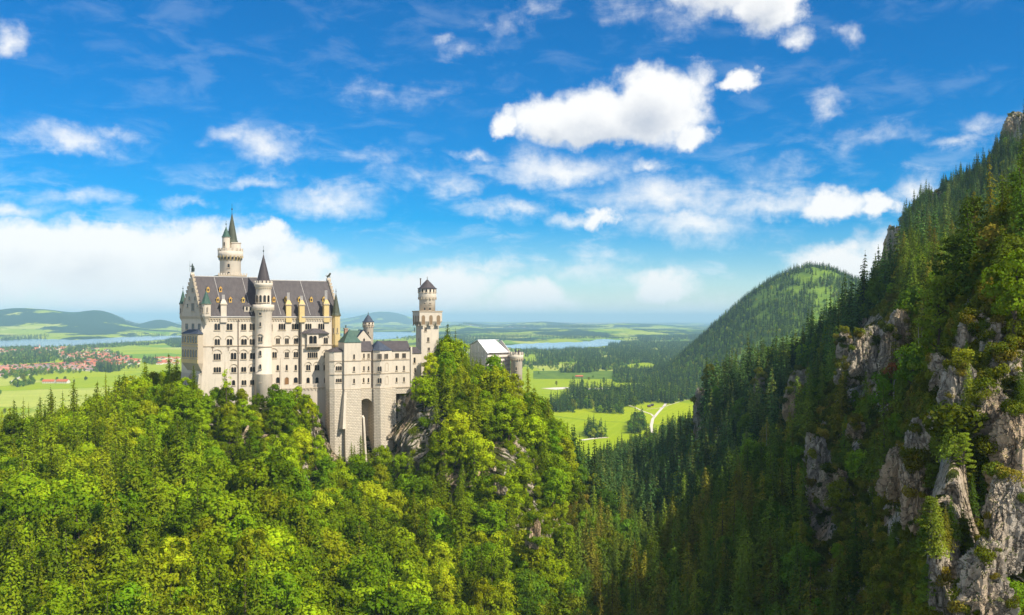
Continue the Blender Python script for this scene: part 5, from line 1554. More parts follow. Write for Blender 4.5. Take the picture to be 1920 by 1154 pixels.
# string courses
for py_ in (676, 701, 729):
    z = zK(py_, .5)
    b = MB()
    for P, dd in ((P1, .25), (P2, .25), (P3_, .2), (P4, .25), (P5, .2)):
        outer = [(u, d) for u, d in P if d > -5]
        n_ = len(outer)
        for i in range(n_ - 1):
            (u0, d0), (u1, d1) = outer[i], outer[i + 1]
            L_ = math.hypot(u1 - u0, d1 - d0); nx, nd = -(d1 - d0) / L_, (u1 - u0) / L_
            o_ = .24
            ring = [(u0 + nx * .01, d0 + nd * .01), (u0 + nx * o_, d0 + nd * o_), (u1 + nx * o_, d1 + nd * o_), (u1 + nx * .01, d1 + nd * .01)]
            b.prism([K.p(u, d, z - .22) for u, d in ring], [K.p(u, d, z + .2) for u, d in ring], M['trim'])
    b.build('string_course', wing)
# side faces of polygonal bays get frames of their own
def subfr(p0, p1):
    a, c = K.p(p0[0], p0[1], 0), K.p(p1[0], p1[1], 0)
    return Fr(a.x, a.y, math.degrees(math.atan2(c.y - a.y, c.x - a.x)))
def kwin(fr, px_, py0, py1, wd, nl, hood=False):
    uc, zt = fr.hit(px_, py0); zb = fr.hit(px_, py1)[1]; window(fr, uc, zb, zt, wd, nl, wing, 0, hood)
f1 = subfr(P1[2], P1[3]); f2 = subfr(P2[1], P2[2]); f3 = subfr(P3_[1], P3_[2]); f4a = subfr(P4[1], P4[2]); f4c = subfr(P4[3], P4[4]); f5 = subfr(P5[1], P5[2])
Z4 = lambda x, y: (580 + x / 4.808, 620 + y / 4.808)
for fr_, lst in ((f1, ((265, 322, 362, 2.7, 3, 1), (265, 435, 467, 2.6, 3, 0))),
                 (f2, ((403, 215, 258, .7, 1, 0), (403, 325, 368, .7, 1, 0), (403, 435, 476, .7, 1, 0))),
                 (f3, ((492, 208, 248, .6, 1, 0), (534, 208, 248, .9, 2, 0), (492, 322, 362, .6, 1, 0), (534, 322, 362, .6, 1, 0), (490, 428, 468, .6, 1, 0), (533, 428, 468, .6, 1, 0))),
                 (f4a, ((634, 212, 258, 2.0, 3, 0), (634, 325, 368, 2.0, 2, 0), (634, 430, 474, 2.0, 2, 0))),
                 (f4c, ((692, 210, 256, 2.2, 3, 0),)),
                 (f5, ((790, 205, 248, 1.7, 2, 0), (853, 205, 248, 1.7, 2, 0), (787, 318, 360, .7, 1, 0), (853, 318, 360, .7, 1, 0), (787, 424, 464, .7, 1, 0), (853, 420, 462, .7, 1, 0)))):
    for (x, y0, y1, wd, nl, hd) in lst:
        p0, p1 = Z4(x, y0), Z4(x, y1)
        if fr_ is f4c: p0 = (min(p0[0], 731), p0[1])
        kwin(fr_, p0[0], p0[1], p1[1], wd, nl, bool(hd))
for zz_, hz in ((zK(689), 4.0), (zK(714), 4.0)):        # blind arches on the lit side of the bay
    c_ = (f4c.hit(725, 700)[0]); b = MB(); pa, pb2 = arch_pts(f4c, c_, 2.3, zz_ - 2, zz_ + 2.1, .12), arch_pts(f4c, c_, 1.8, zz_ - 1.9, zz_ + 1.8, .12)
    for i in range(len(pa)):
        j = (i + 1) % len(pa); b.face([pa[i], pa[j], pb2[j], pb2[i]], M['trim'])
    b.build('blind_arch', wing)
def hip(P, z0, tip_u, tip_d, z1, mat, name, over=.4, tip2=None):
    b = MB(); cu = sum(p[0] for p in P) / len(P); cd = sum(p[1] for p in P) / len(P)
    ring = []
    for u, d in P:
        L_ = math.hypot(u - cu, d - cd); ring.append(K.p(u + (u - cu) / L_ * over, d + (d - cd) / L_ * over, z0))
    n_ = len(ring); tip = K.p(tip_u, tip_d, z1)
    if tip2 is None:
        for i in range(n_): b.face([ring[i], ring[(i + 1) % n_], tip], mat)
    b.face(ring[::-1], mat)
    return b.build(name, wing)
hip(P1, tops[1], (k1a + k1c) / 2 + 1, -4, zK(650), M['slate'], 'roof')
t2 = hip(P2, tops[2], (k2a + k2b) / 2, -3.2, zK(617, -3), M['copper'], 'roof')
hip(P4, tops[4], (P4[2][0] + P4[3][0]) / 2 - .3, -4, zK(638.5, -4), M['slate_b'], 'roof')
b = MB(); zr3 = zK(640, -6)
for (ua, uc_, P) in ((k2b, k3b + .5, P3_), (k4m, k5b + .3, P5)):
    d0 = P[1][1] + .45; zo = tops[3] - .05
    b = MB()
    q0 = [K.p(ua, d0, zo), K.p(ua, -6, zr3), K.p(ua, -12, zo)]; q1 = [K.p(uc_, d0, zo), K.p(uc_, -6, zr3), K.p(uc_, -12, zo)]
    b.face([q0[0], q1[0], q1[1], q0[1]], M['slate']); b.face([q0[1], q1[1], q1[2], q0[2]], M['slate']); b.face([q0[2], q0[1], q0[0]][::-1], M['slate']); b.face([q1[2], q1[1], q1[0]], M['slate']); b.face([q0[2], q1[2], q1[0], q0[0]], M['slate'])
    b.build('roof', wing)
b = MB(); b.box(K, k5b - .02, k5b + .7, -7, -.3, -46, zK(652), M['plaster']); b.build('gable_wall', wing)
u_ = K.hit(698, 660, -.5)[0]; b = MB(); b.box(K, u_ - .14, u_ + .14, -1.3, -1.0, zK(728), tops[3] - .2, M['pipe']); b.build('down_pipe', wing)

# ------------------------------------------------------------------ little gabled house and small round turret behind
HF = Fr(at(668, 600, 446).x, 446, ANG)
hs_ = empty('gabled_house', (HF.o.x, HF.o.y, -40)); tag(hs_, 'small gabled house with green roof half hidden behind the low wing', 'house')
ug, = (HF.hit(696, 640)[0],); zg = HF.hit(683, 619)[1]; ze = HF.hit(683, 636)[1]
b = MB(); b.box(HF, 0, ug, -8, 0, -45, ze, M['plaster']); pts = [HF.p(0, 0, ze), HF.p(ug, 0, ze), HF.p(ug / 2, 0, zg)]; bk = [p - HF.n * 8 for p in pts]
b.face(pts, M['plaster']); b.face(bk[::-1], M['plaster']); b.build('wall', hs_)
b = MB()
for i, j in ((2, 0), (1, 2)):
    a_, c_ = pts[i] + HF.n * .4 + Vector((0, 0, .15)), pts[j] + HF.n * .4 + Vector((0, 0, .15))
    b.face([a_, c_, c_ - HF.n * 8.8, a_ - HF.n * 8.8], M['slate_b'])
b.build('roof', hs_)
b = MB(); ul_, zz_l = HF.hit(650, 634, -2)
b.prism([HF.p(ul_, -1, HF.hit(650, 637)[1]), HF.p(ug * .5, -1, HF.hit(650, 637)[1]), HF.p(ug * .5, -8, HF.hit(650, 637)[1]), HF.p(ul_, -8, HF.hit(650, 637)[1])], [HF.p(ul_ + 3.0, -4, zg - .3), HF.p(ug * .5, -4, zg - .3), HF.p(ug * .5, -4.2, zg - .3), HF.p(ul_ + 3.0, -4.2, zg - .3)], M['copper']); b.build('side_roof', hs_)
b = MB(); uc_, zc2 = HF.hit(648.5, 617, -2); b.box(HF, uc_ - .8, uc_ + .8, -3, -1.2, -30, zc2, M['brick']); b.box(HF, uc_ - 1.0, uc_ + 1.0, -3.2, -1.0, zc2 + .01, zc2 + .4, M['trim']); b.lathe(HF.p(uc_, -2, 0).x, HF.p(uc_, -2, 0).y, [(.3, zc2 + .3), (.3, zc2 + 1.4), (.45, zc2 + 1.5), (.1, zc2 + 1.9)], 8, M['bronze']); b.build('chimney', hs_)
window(HF, ug * .52, HF.hit(683, 640)[1], HF.hit(683, 635)[1], .8, 1, hs_)
TY3 = 462.0; cx3 = at(690.5, 600, TY3).x; z3 = lambda py: (HY - py) / F * TY3
t3 = empty('small_round_turret', (cx3, TY3, -40)); tag(t3, 'small round cream turret with dark pointed roof between palace and square tower', 'turret')
b = MB(); b.lathe(cx3, TY3, [(2.55, -45), (2.55, z3(613)), (2.9, z3(611)), (2.9, z3(604)), (.3, z3(604))], 20, M['plaster']); o_ = b.build('wall', t3); o_.data.polygons.foreach_set('use_smooth', [len(p.vertices) == 4 for p in o_.data.polygons])
b = MB(); merlons(b, cx3, TY3, 2.95, z3(614), .8, 16, M['trim'], .5, .5); b.build('corbel_table', t3)
for azz in (-50, -15, 20, 55):
    f = round_frames(cx3, TY3, 2.88, azz); window(f, 0, z3(608.5), z3(605), .55, 1, t3, .03)
f = round_frames(cx3, TY3, 2.53, 10); window(f, 0, z3(627), z3(622), .5, 1, t3, .03)
cone_roof(cx3, TY3, 3.2, z3(604), z3(589.5), M['slate_b'], t3, 18, 1.4)

# ------------------------------------------------------------------ square tower
SY = 452.0; sc_ = at(790, 600, SY); S1 = Fr(sc_.x, sc_.y, 23.0); S_ = 9.1
zs_ = lambda py: (HY - py) / F * SY
sq = empty('square_tower', (sc_.x, sc_.y, -36)); tag(sq, 'square cream tower with arcaded top carrying a round drum with dark pointed roof', 'tower')
b = MB(); b.box(S1, 0, S_, -S_, 0, -50, zs_(606), M['plaster']); b.build('wall', sq)
E_ = 1.35
b = MB()
b.prism([S1.p(0, 0, zs_(612)), S1.p(S_, 0, zs_(612)), S1.p(S_, -S_, zs_(612)), S1.p(0, -S_, zs_(612))], [S1.p(-E_, E_, zs_(603)), S1.p(S_ + E_, E_, zs_(603)), S1.p(S_ + E_, -S_ - E_, zs_(603)), S1.p(-E_, -S_ - E_, zs_(603))], M['plaster'])
b.box(S1, -E_, S_ + E_, -S_ - E_, E_, zs_(603) + .01, zs_(585), M['plaster']); b.box(S1, -E_ - .3, S_ + E_ + .3, -S_ - E_ - .3, E_ + .3, zs_(585) + .01, zs_(583), M['trim'])
gal = b.build('gallery', sq)
S2 = Fr(S1.p(-E_, -S_ - E_, 0).x, S1.p(-E_, -S_ - E_, 0).y, 23.0 - 90)        # left, shaded face
S1o = Fr(S1.p(-E_, E_, 0).x, S1.p(-E_, E_, 0).y, 23.0)
WT = S_ + 2 * E_
for i in range(3): window(S1o, WT * (i + .5) / 3, zs_(609.5), zs_(591.5), 1.75, 1, gal, 0.0, False, M['plaster'], False, M['niche_shade'])  # arched niches, not windows: their shade is painted on flat brown panes
for i in range(3): window(S2, WT * (i + .5) / 3, zs_(609.5), zs_(591.5), 1.75, 1, gal, 0.0, False, M['plaster_w'], False, M['niche_shade'])  # same painted niche shade; surrounds darker on this face
for px_, py0, py1 in ((798, 614, 621), (803, 633, 641), (804, 652, 658)):
    uc, zt = S1.hit(px_, py0); zb = S1.hit(px_, py1)[1]; window(S1, uc, zb, zt, 1.0, 2, sq, 0)
S3 = Fr(S1.p(0, -S_, 0).x, S1.p(0, -S_, 0).y, 23.0 - 90)
for px_, py0, py1 in ((777.5, 615, 621), (785.5, 634, 640)):
    uc, zt = S3.hit(px_, py0); zb = S3.hit(px_, py1)[1]; window(S3, uc, zb, zt, .6, 1, sq, 0)
dc = S1.p(S_ / 2, -S_ / 2, 0)
zd = lambda py: (HY - py) / F * dc.y
b = MB(); b.lathe(dc.x, dc.y, [(4.05, zd(583)), (4.05, zd(563)), (4.45, zd(559)), (4.55, zd(557)), (4.55, zd(541)), (.4, zd(541))], 28, M['plaster']); dr = b.build('drum', sq); dr.data.polygons.foreach_set('use_smooth', [len(p.vertices) == 4 for p in dr.data.polygons])
b = MB(); merlons(b, dc.x, dc.y, 4.72, zd(562), 1.1, 16, M['trim'], .7, .5); b.build('corbel_table', dr)
for azz in range(-75, 80, 25):
    f = round_frames(dc.x, dc.y, 4.52, azz); window(f, 0, zd(548.5), zd(542.5), .8, 1, dr, .03)  # dark panes paint the shaded gaps between merlons under the roof
for azz in (-12, 24):
    f = round_frames(dc.x, dc.y, 4.02, azz); window(f, 0, zd(571), zd(569), .9, 1, dr, .03); window(f, 0, zd(582), zd(577), .9, 1, dr, .03)
cone_roof(dc.x, dc.y, 5.1, zd(541.5), zd(524), M['slate'], dr, 20, 1.6)
b = MB(); cc = at(788.5, 600, dc.y - 1.5); b.lathe(cc.x, cc.y, [(.28, zd(536)), (.28, zd(524.5)), (.42, zd(524.2)), (.42, zd(522.5))], 8, M['pipe']); b.build('chimney', dr)

# house between wing and square tower
JF = Fr(at(773, 600, 440).x, 440, ANG)
jh = empty('stair_house', (JF.o.x, JF.o.y, -40)); tag(jh, 'small cream house with lean-to dark roof at the foot of the square tower', 'house')
uj = JF.hit(790, 660)[0]; zj = JF.hit(780, 663)[1]
b = MB(); b.box(JF, 0, uj, -5, 0, -46, zj, M['plaster']); b.build('wall', jh)
b = MB(); b.prism([JF.p(-.3, .4, zj), JF.p(uj + .3, .4, zj), JF.p(uj + .3, -5.2, zj), JF.p(-.3, -5.2, zj)], [JF.p(.2, -4.6, zj + 3), JF.p(uj * .8, -4.6, zj + 3), JF.p(uj * .8, -5.0, zj + 3), JF.p(.2, -5.0, zj + 3)], M['slate']); b.build('roof', jh)
window(JF, uj * .25, zj - 4.6, zj - 2.0, .9, 1, jh); window(JF, uj * .3, zj - 9.0, zj - 7.0, .7, 1, jh)

# ------------------------------------------------------------------ gatehouse under white sheeting
gc = at(914, 600, 460)
q1 = math.radians(34)
gs = Vector((math.cos(q1), math.sin(q1), 0)); gg = Vector((-math.cos(q1), math.sin(q1), 0))
def GP(s, w_, z): return gc * Vector((1, 1, 0)).dot(Vector((1, 1, 0))) if False else Vector((gc.x, gc.y, 0)) + gs * s + gg * w_ + Vector((0, 0, z))
gh_ = empty('gatehouse', (gc.x, gc.y, -42)); tag(gh_, 'gatehouse wrapped in scaffolding under a bright white sheeted roof', 'gatehouse')
zA = (HY - 638) / F * 465; zE = (HY - 661) / F * 461; zL = (HY - 647) / F * 468
LS, LW, LA = 14.0, 11.2, 5.6
b = MB(); b.prism([GP(0, 0, -56), GP(LS, 0, -56), GP(LS, LW, -56), GP(0, LW, -56)], [GP(0, 0, zE), GP(LS, 0, zE), GP(LS, LW, zE), GP(0, LW, zE)], M['pale'])
for s in (0, LS): b.prism([GP(s - .2 if s else .02, 0, zE + .01), GP(s - .02 if s else .2, 0, zE + .01), GP(s - .02 if s else .2, LW, zE + .01), GP(s - .2 if s else .02, LW, zE + .01)], [GP(s - .2 if s else .02, LA - .2, zA - .2), GP(s - .02 if s else .2, LA - .2, zA - .2), GP(s - .02 if s else .2, LW, zL - .2), GP(s - .2 if s else .02, LW, zL - .2)], M['pale'])
b.build('wall', gh_)
b = MB()
for (wa, za), (wb, zb) in (((-.7, zE - .5), (LA, zA)), ((LA, zA), (LW + .3, zL - .1))):
    t_ = .14
    b.prism([GP(-.6, wa, za), GP(LS - 1.5, wa, za), GP(LS - 1.5 - (2.5 if wb == LA else 2.5), wb, zb), GP(-.6, wb, zb)], [GP(-.6, wa, za + t_), GP(LS - 1.5, wa, za + t_), GP(LS - 4.0, wb, zb + t_), GP(-.6, wb, zb + t_)], M['tarp'])
b.build('sheeted_roof', gh_)
b = MB()
for s in np.linspace(0, LS, 8):
    b.tube([GP(s, -1.2, -48), GP(s, -1.2, zE - .3)], [.06, .06], M['seam'], 5)
for w_ in np.linspace(0, LW, 6):
    b.tube([GP(-1.0, w_, -48), GP(-1.0, w_, min(zE + 4, zA - 1.2))], [.06, .06], M['seam'], 5)
for z in np.arange(-44, zE, 2.1):
    b.tube([GP(0, -1.2, z), GP(LS, -1.2, z)], [.06, .06], M['seam'], 5); b.tube([GP(-1.0, 0, z), GP(-1.0, LW, z)], [.06, .06], M['seam'], 5)
    for k in range(14):
        s0 = k * 1.0; b.prism([GP(s0, -1.15, z - .1), GP(s0 + .97, -1.15, z - .1), GP(s0 + .97, -.3, z - .1), GP(s0, -.3, z - .1)], [GP(s0, -1.15, z - .04), GP(s0 + .97, -1.15, z - .04), GP(s0 + .97, -.3, z - .04), GP(s0, -.3, z - .04)], M['wood'])
b.build('scaffolding', gh_)
GY = 464.0; g3 = at(968.5, 600, GY); zg_ = lambda py: (HY - py) / F * GY
gt = empty('round_gate_turret', (g3.x, GY, -45)); tag(gt, 'little round stone turret with battlements beside the white sheeted gatehouse', 'turret')
b = MB(); b.lathe(g3.x, GY, [(2.95, -58), (2.95, zg_(675)), (3.5, zg_(671)), (3.5, zg_(666)), (3.1, zg_(666)), (3.1, zg_(669)), (.4, zg_(669))], 22, M['plaster']); o_ = b.build('wall', gt); o_.data.polygons.foreach_set('use_smooth', [len(p.vertices) == 4 for p in o_.data.polygons])
b = MB(); merlons(b, g3.x, GY, 3.52, zg_(666) + .01, 1.5, 11, M['plaster'], .45, .6); b.build('battlement', gt)
b = MB(); merlons(b, g3.x, GY, 3.56, zg_(675) - .2, .9, 18, M['trim'], .8, .5); b.build('corbel_table', gt)
c5 = at(973, 600, GY); cone_roof(c5.x, GY + .4, 1.5, zg_(664), zg_(655), M['slate'], gt, 12, .6)
c6 = at(967.5, 600, GY); cone_roof(c6.x, GY - .6, 1.0, zg_(664), zg_(653), M['slate_b'], gt, 10, .6)
f = round_frames(g3.x, GY, 2.92, -4); window(f, 0, zg_(694), zg_(688), .7, 1, gt, .03)
lw_c = at(838, 600, 492); LF = Fr(lw_c.x - 4, lw_c.y, 10)
lw_ = empty('low_gallery', (LF.o.x, LF.o.y, -40)); tag(lw_, 'long low building with flat dark roof between square tower and gatehouse', 'building')
zlw = (HY - 689) / F * 492
b = MB(); b.box(LF, 0, 12, -7, 0, -50, zlw, M['plaster_w']); b.build('wall', lw_)
b = MB(); b.prism([LF.p(-.5, .5, zlw), LF.p(12.5, .5, zlw), LF.p(12.5, -7.5, zlw), LF.p(-.5, -7.5, zlw)], [LF.p(.5, -2.5, zlw + 1.9), LF.p(11.5, -2.5, zlw + 1.9), LF.p(11.5, -4, zlw + 1.9), LF.p(.5, -4, zlw + 1.9)], M['slate']); b.build('roof', lw_)
# ------------------------------------------------------------------ woods, farms, village, paths on the plain
RP = np.random.default_rng(5)
def gy(py): return F * -ZP / (py - HY)
def in_poly(poly, x, y):
    r = np.zeros(x.shape, bool); n = len(poly)
    for k in range(n):
        x0, y0 = poly[k]; x1, y1 = poly[(k + 1) % n]
        r ^= ((y0 > y) != (y1 > y)) & (x < (x1 - x0) * (y - y0) / (y1 - y0 + 1e-12) + x0)
    return r
def plain_z(x, y):
    px = CX + F * x / y
    i = np.clip((px - PX2[0]) / 6.0, 0, len(PX2) - 1.001); j = np.clip(np.log(y / 900) / math.log(100) * (len(Y2) - 1), 0, len(Y2) - 1.001)
    i0 = i.astype(int); j0 = j.astype(int); fi = i - i0; fj = j - j0
    return (Z2[i0, j0] * (1 - fi) * (1 - fj) + Z2[i0 + 1, j0] * fi * (1 - fj) + Z2[i0, j0 + 1] * (1 - fi) * fj + Z2[i0 + 1, j0 + 1] * fi * fj)
WOODS = [   # outlines in (column, row of the ground), spacing, size, share of round crowns
 ([(1132,674),(1138,654),(1200,645),(1300,643),(1350,645),(1350,690),(1250,690),(1205,674)], 17, 1.0, .1),
 ([(975,666),(985,659),(1060,656),(1132,655),(1136,667),(1090,671),(1040,664)], 20, .9, .2),
 ([(1005,678),(1010,670),(1070,667),(1130,668),(1132,676),(1060,680)], 18, 1.1, .1),
 ([(978,687),(978,680),(1030,678),(1048,679),(1048,686)], 17, 1.0, .3),
 ([(1048,700),(1090,685),(1160,677),(1222,667),(1226,676),(1150,690),(1098,700)], 13, 1.0, .2),
 ([(1033,776),(1028,756),(1075,743),(1160,741),(1200,727),(1282,717),(1318,722),(1318,738),(1270,752),(1205,752),(1160,769),(1090,778)], 13, 1.25, .12),
 ([(1200,704),(1240,690),(1330,690),(1330,728),(1285,722),(1255,716)], 14, 1.15, .15),
 ([(820,656),(870,650),(880,656),(826,664)], 20, 1.1, .2), ([(822,682),(880,668),(884,676),(826,692)], 14, 1.0, .3),
 ([(820,636),(960,625),(1140,628),(1120,634),(1000,636),(930,643),(860,646)], 34, 1.0, .1),
 ([(1195,636),(1330,630),(1330,638),(1200,641)], 30, 1.3, .1), ([(850,617),(1010,612),(1180,616),(1090,621)], 42, 1.4, .1),
 ([(700,700),(830,690),(830,720),(700,740)], 13, 1.0, .2), ([(820,700),(860,696),(880,715),(830,735)], 14, 1.0, .2),
 ([(0,684),(0,668),(40,661),(108,664),(112,673),(60,682)], 18, 1.0, .5), ([(0,655),(60,652),(90,656),(20,661)], 22, 1.0, .5),
 ([(178,697),(188,689),(222,687),(228,695),(205,700)], 14, 1.1, .1), ([(262,683),(270,676),(292,676),(292,684)], 14, 1.0, .4),
 ([(165,652),(230,646),(330,641),(330,643),(240,649),(170,655)], 26, 1.0, .5), ([(308,645),(330,638),(350,640),(345,650),(325,652)], 16, 1.1, .3),
 ([(120,658),(162,650),(166,657),(130,664)], 18, 1.0, .5), ([(112,680),(160,674),(158,684),(120,688)], 22, 1.0, .6),
 ([(0,702),(100,694),(130,698),(60,708),(0,714)], 24, .9, .9), ([(0,640),(0,634),(60,628),(120,630),(60,637)], 40, 1.3, .1),
 ([(115,625),(180,617),(330,620),(335,628),(250,632),(160,632)], 34, 1.3, .1), ([(15,720),(60,716),(62,722),(30,727)], 15, .9, .9),
 ([(1096,814),(1104,800),(1114,806),(1135,812),(1138,822),(1110,824)], 8, 1.0, .4), ([(1180,812),(1188,790),(1206,788),(1210,808),(1196,818)], 9, 1.05, .7),
 ([(0,706),(0,686),(110,684),(200,676),(262,676),(264,686),(176,699),(70,703)], 36, .75, 1.0), ([(0,664),(0,654),(60,653),(205,656),(250,671),(200,676),(110,678)], 48, .75, 1.0),
 ([(640,660),(760,652),(770,660),(700,668),(640,672)], 22, 1.0, .2),
]
WP, WS, WV = [], [], []
for poly, sp_, sz_, rd in WOODS:
    pys = [p[1] for p in poly]; pxs = [p[0] for p in poly]
    y0, y1 = gy(max(pys)), gy(min(pys))
    xa, xb = min((p - CX) / F * q for p in pxs for q in (y0, y1)), max((p - CX) / F * q for p in pxs for q in (y0, y1))
    a, b = jitter_points(xa, xb, y0, y1, sp_, RP)
    pc = CX + F * a / b; pr = HY - F * ZP / b
    edge = fbm(a / (sp_ * 9), b / (sp_ * 14), 3)
    k = in_poly(poly, pc + edge * 8, pr + edge * (max(pys) - min(pys)) * .25) & (fbm(a / (sp_ * 5) + 7, b / (sp_ * 9), 3) > -.33)
    a, b = a[k], b[k]
    WP.append(np.stack([a, b, plain_z(a, b)], 1)); WS.append(RP.uniform(.7, 1.25, len(a)) * sz_ * (1 + sp_ / 140)); WV.append(np.where(RP.random(len(a)) < rd, 2, 0) + RP.integers(0, 2, len(a)))
# scattered single trees and hedges of the pasture land
a, b = jitter_points(-6000, 6000, 2600, 11000, 62, RP)
pc = CX + F * a / b
k = (pc > -60) & (pc < 1420) & (fbm(a / 420, b / 700, 4) > .16) & (b > 3300)
k &= ~np.any([inside(L, pc, b) for L in LAKES], axis=0)
a, b = a[k], b[k]
WP.append(np.stack([a, b, plain_z(a, b)], 1)); WS.append(RP.uniform(.7, 1.6, len(a))); WV.append(RP.integers(0, 4, len(a)))
P_ = np.concatenate(WP)
scatter('woodland', SPRUCE_F + ROUND_F, P_, np.concatenate(WS), RP.uniform(0, 6.28, len(P_)), np.concatenate(WV))

# the hill's forest
a, b = jitter_points(300, 2150, 2200, 3350, 9.0, RP)
pc = CX + F * a / b
z_ = hill_z(a, b); pr = HY - F * z_ / b
k = (pc > 1150) & (pc < 2050) & (z_ > ZP - 3)
clear = np.zeros(len(a), bool)
for (bx, by, bw, bh) in ((1520, 522, 34, 15), (1495, 545, 34, 10), (1545, 560, 18, 16), (1440, 565, 22, 20), (1560, 590, 30, 14), (1435, 590, 16, 12), (1540, 600, 30, 16), (1560, 620, 40, 8), (1500, 640, 46, 7), (1440, 662, 40, 8), (1375, 672, 30, 6)):
    clear |= (np.hypot((pc - bx) / bw, (pr - by) / bh) < 1.0 + 1.6 * fbm(a / 34, b / 34, 4))
k &= ~(clear & (RP.random(len(a)) < .9)) & (fbm(a / 28, b / 28, 3) > -.42)
a, b, z_, pc, pr = a[k], b[k], z_[k], pc[k], pr[k]
lowr = sstep(pr, 600, 690)
rd = RP.random(len(a)) < .12 + .25 * lowr
scatter('hill_forest', SPRUCE_F + ROUND_F, np.stack([a, b, z_], 1), RP.uniform(.6, 1.1, len(a)) * np.where(rd, .9, 1), RP.uniform(0, 6.28, len(a)), np.where(rd, 2, 0) + RP.integers(0, 2, len(a)))

# single trees one can tell apart on the meadows
LONE = [(0,742,9,'round dark tree alone on the meadow at the left edge'), (9,777,10,'dark bushy tree on the meadow at the far lower left'), (30,718,10,'first round tree by the pale road left of the farm'), (44,716,13,'broad round tree by the pale road left of the farm'), (58,715,11,'tall tree group beside the road near the farm'), (79,716,8,'small tree at the left end of the red roofed farm'), (107,715,7,'small tree between the two red roofed farm buildings'), (122,715,8,'small tree behind the right farm building'), (139,718,6,'small bush right of the farm'), (161,714,9,'lone tree on the meadow right of the farm'),
        (1183,760,12,'dark round tree where the two pale paths split'), (1075,713,7,'round bush left of the long barn on the meadow'), (1104,714,7,'first round bush right of the long barn'), (1112,710,5,'second small bush right of the long barn'), (1043,724,8,'round bush at the left of the pale gravel strip'), (1092,722,10,'larger round tree above the gravel strip'), (1115,724,8,'round tree above the right half of the gravel strip'), (1132,722,12,'slim tree above the right end of the gravel strip'), (1106,812,20,'dark pointed tree at the near end of the bright meadow'), (1128,818,16,'short dark tree right of the pointed meadow tree'), (1193,800,18,'tall round tree beside the path on the bright meadow'), (1202,792,9,'small round tree behind the tall one by the path'), (1224,752,24,'tall dark spruce beside the path junction'), (1245,742,28,'tallest dark spruce beside the upper path'), (1262,745,14,'short spruce right of the tallest path spruce'), (1010,702,7,'small tree on the meadow right of the round gate turret')]
for (lx, ly, hp, lab) in LONE:
    Y = gy(ly); zq = float(plain_z(np.array([(lx - CX) / F * Y]), np.array([Y]))[0]); h_m = hp / F * Y
    pointed = 'spruce' in lab or 'pointed' in lab
    kd = SPRUCE_F[0] if pointed else BROAD_D[RP.integers(0, 5)]
    o = plant('meadow_tree', kd, ((lx - CX) / F * Y, Y, zq), h_m / (22 if pointed else 14.5), RP.uniform(0, 6)); tag(o, lab, 'tree')

# ---------------- houses
def wall_mat(nm, c):
    m, N, out = material(nm); oi = N.n('ShaderNodeObjectInfo')
    principled(N, out, N.mix(oi.outputs['Random'], c, tuple(v * .72 for v in c)), .9, .1); return m
def roof_mat(nm, c1, c2, c3):
    m, N, out = material(nm); oi = N.n('ShaderNodeObjectInfo'); r = oi.outputs['Random']
    col = N.mix(N.mr(r, .0, .6), c1, c2); col = N.mix(N.mr(r, .58, .62), col, c3)
    principled(N, out, col, .85, .15); return m
M['hwall'] = wall_mat('village_wall', (.72, .68, .60)); M['hroof'] = roof_mat('village_roof', (.42, .13, .075), (.50, .24, .16), (.24, .20, .19)); M['hwood'] = wall_mat('barn_wood', (.20, .11, .06)); M['hwin'] = M['glass']
def house_meshes(L_, B_, H_, T_, wm, rm, nwin=4):
    f = Fr(0, 0, 0)
    b = MB(); b.box(f, -L_ / 2, L_ / 2, -B_ / 2, B_ / 2, -1.5, H_, wm)
    for s in (-1, 1): b.face([f.p(s * L_ / 2, -B_ / 2, H_), f.p(s * L_ / 2, B_ / 2, H_), f.p(s * L_ / 2, 0, H_ + T_)][::s], wm)
    nb = len(b.v)
    for i in range(nwin):
        c = -L_ / 2 + (i + .5) * L_ / nwin
        for z in ([1.0, 3.6] if H_ > 5 else [1.0]): b.box(f, c - .5, c + .5, B_ / 2, B_ / 2 + .06, z, z + 1.3, M['hwin'])
    w_ = b.build('house_wall'); COL.objects.unlink(w_)
    r = MB(); o = .7; k = T_ / (B_ / 2)
    for s in (-1, 1):
        P = [f.p(-L_ / 2 - o, s * (B_ / 2 + o), H_ - o * k), f.p(L_ / 2 + o, s * (B_ / 2 + o), H_ - o * k), f.p(L_ / 2 + o, 0, H_ + T_), f.p(-L_ / 2 - o, 0, H_ + T_)]
        up = [p + Vector((0, 0, .35)) for p in P]
        if s < 0: P, up = P[::-1], up[::-1]
        r.prism(P[::-1], up[::-1], rm)
    r.box(f, L_ * .15, L_ * .15 + .8, -.4 - B_ * .15, .4 - B_ * .15, H_ + T_ * .5, H_ + T_ + 1.0, wm)
    r_ = r.build('house_roof'); COL.objects.unlink(r_)
    j = bpy.data.meshes.new('house_whole')
    return w_.data, r_.data
HM = [house_meshes(13, 9, 5.4, 3.4, M['hwall'], M['hroof']), house_meshes(18, 11, 5.8, 4.2, M['hwall'], M['hroof'], 5), house_meshes(26, 13, 6.2, 4.0, M['hwall'], M['hroof'], 7)]
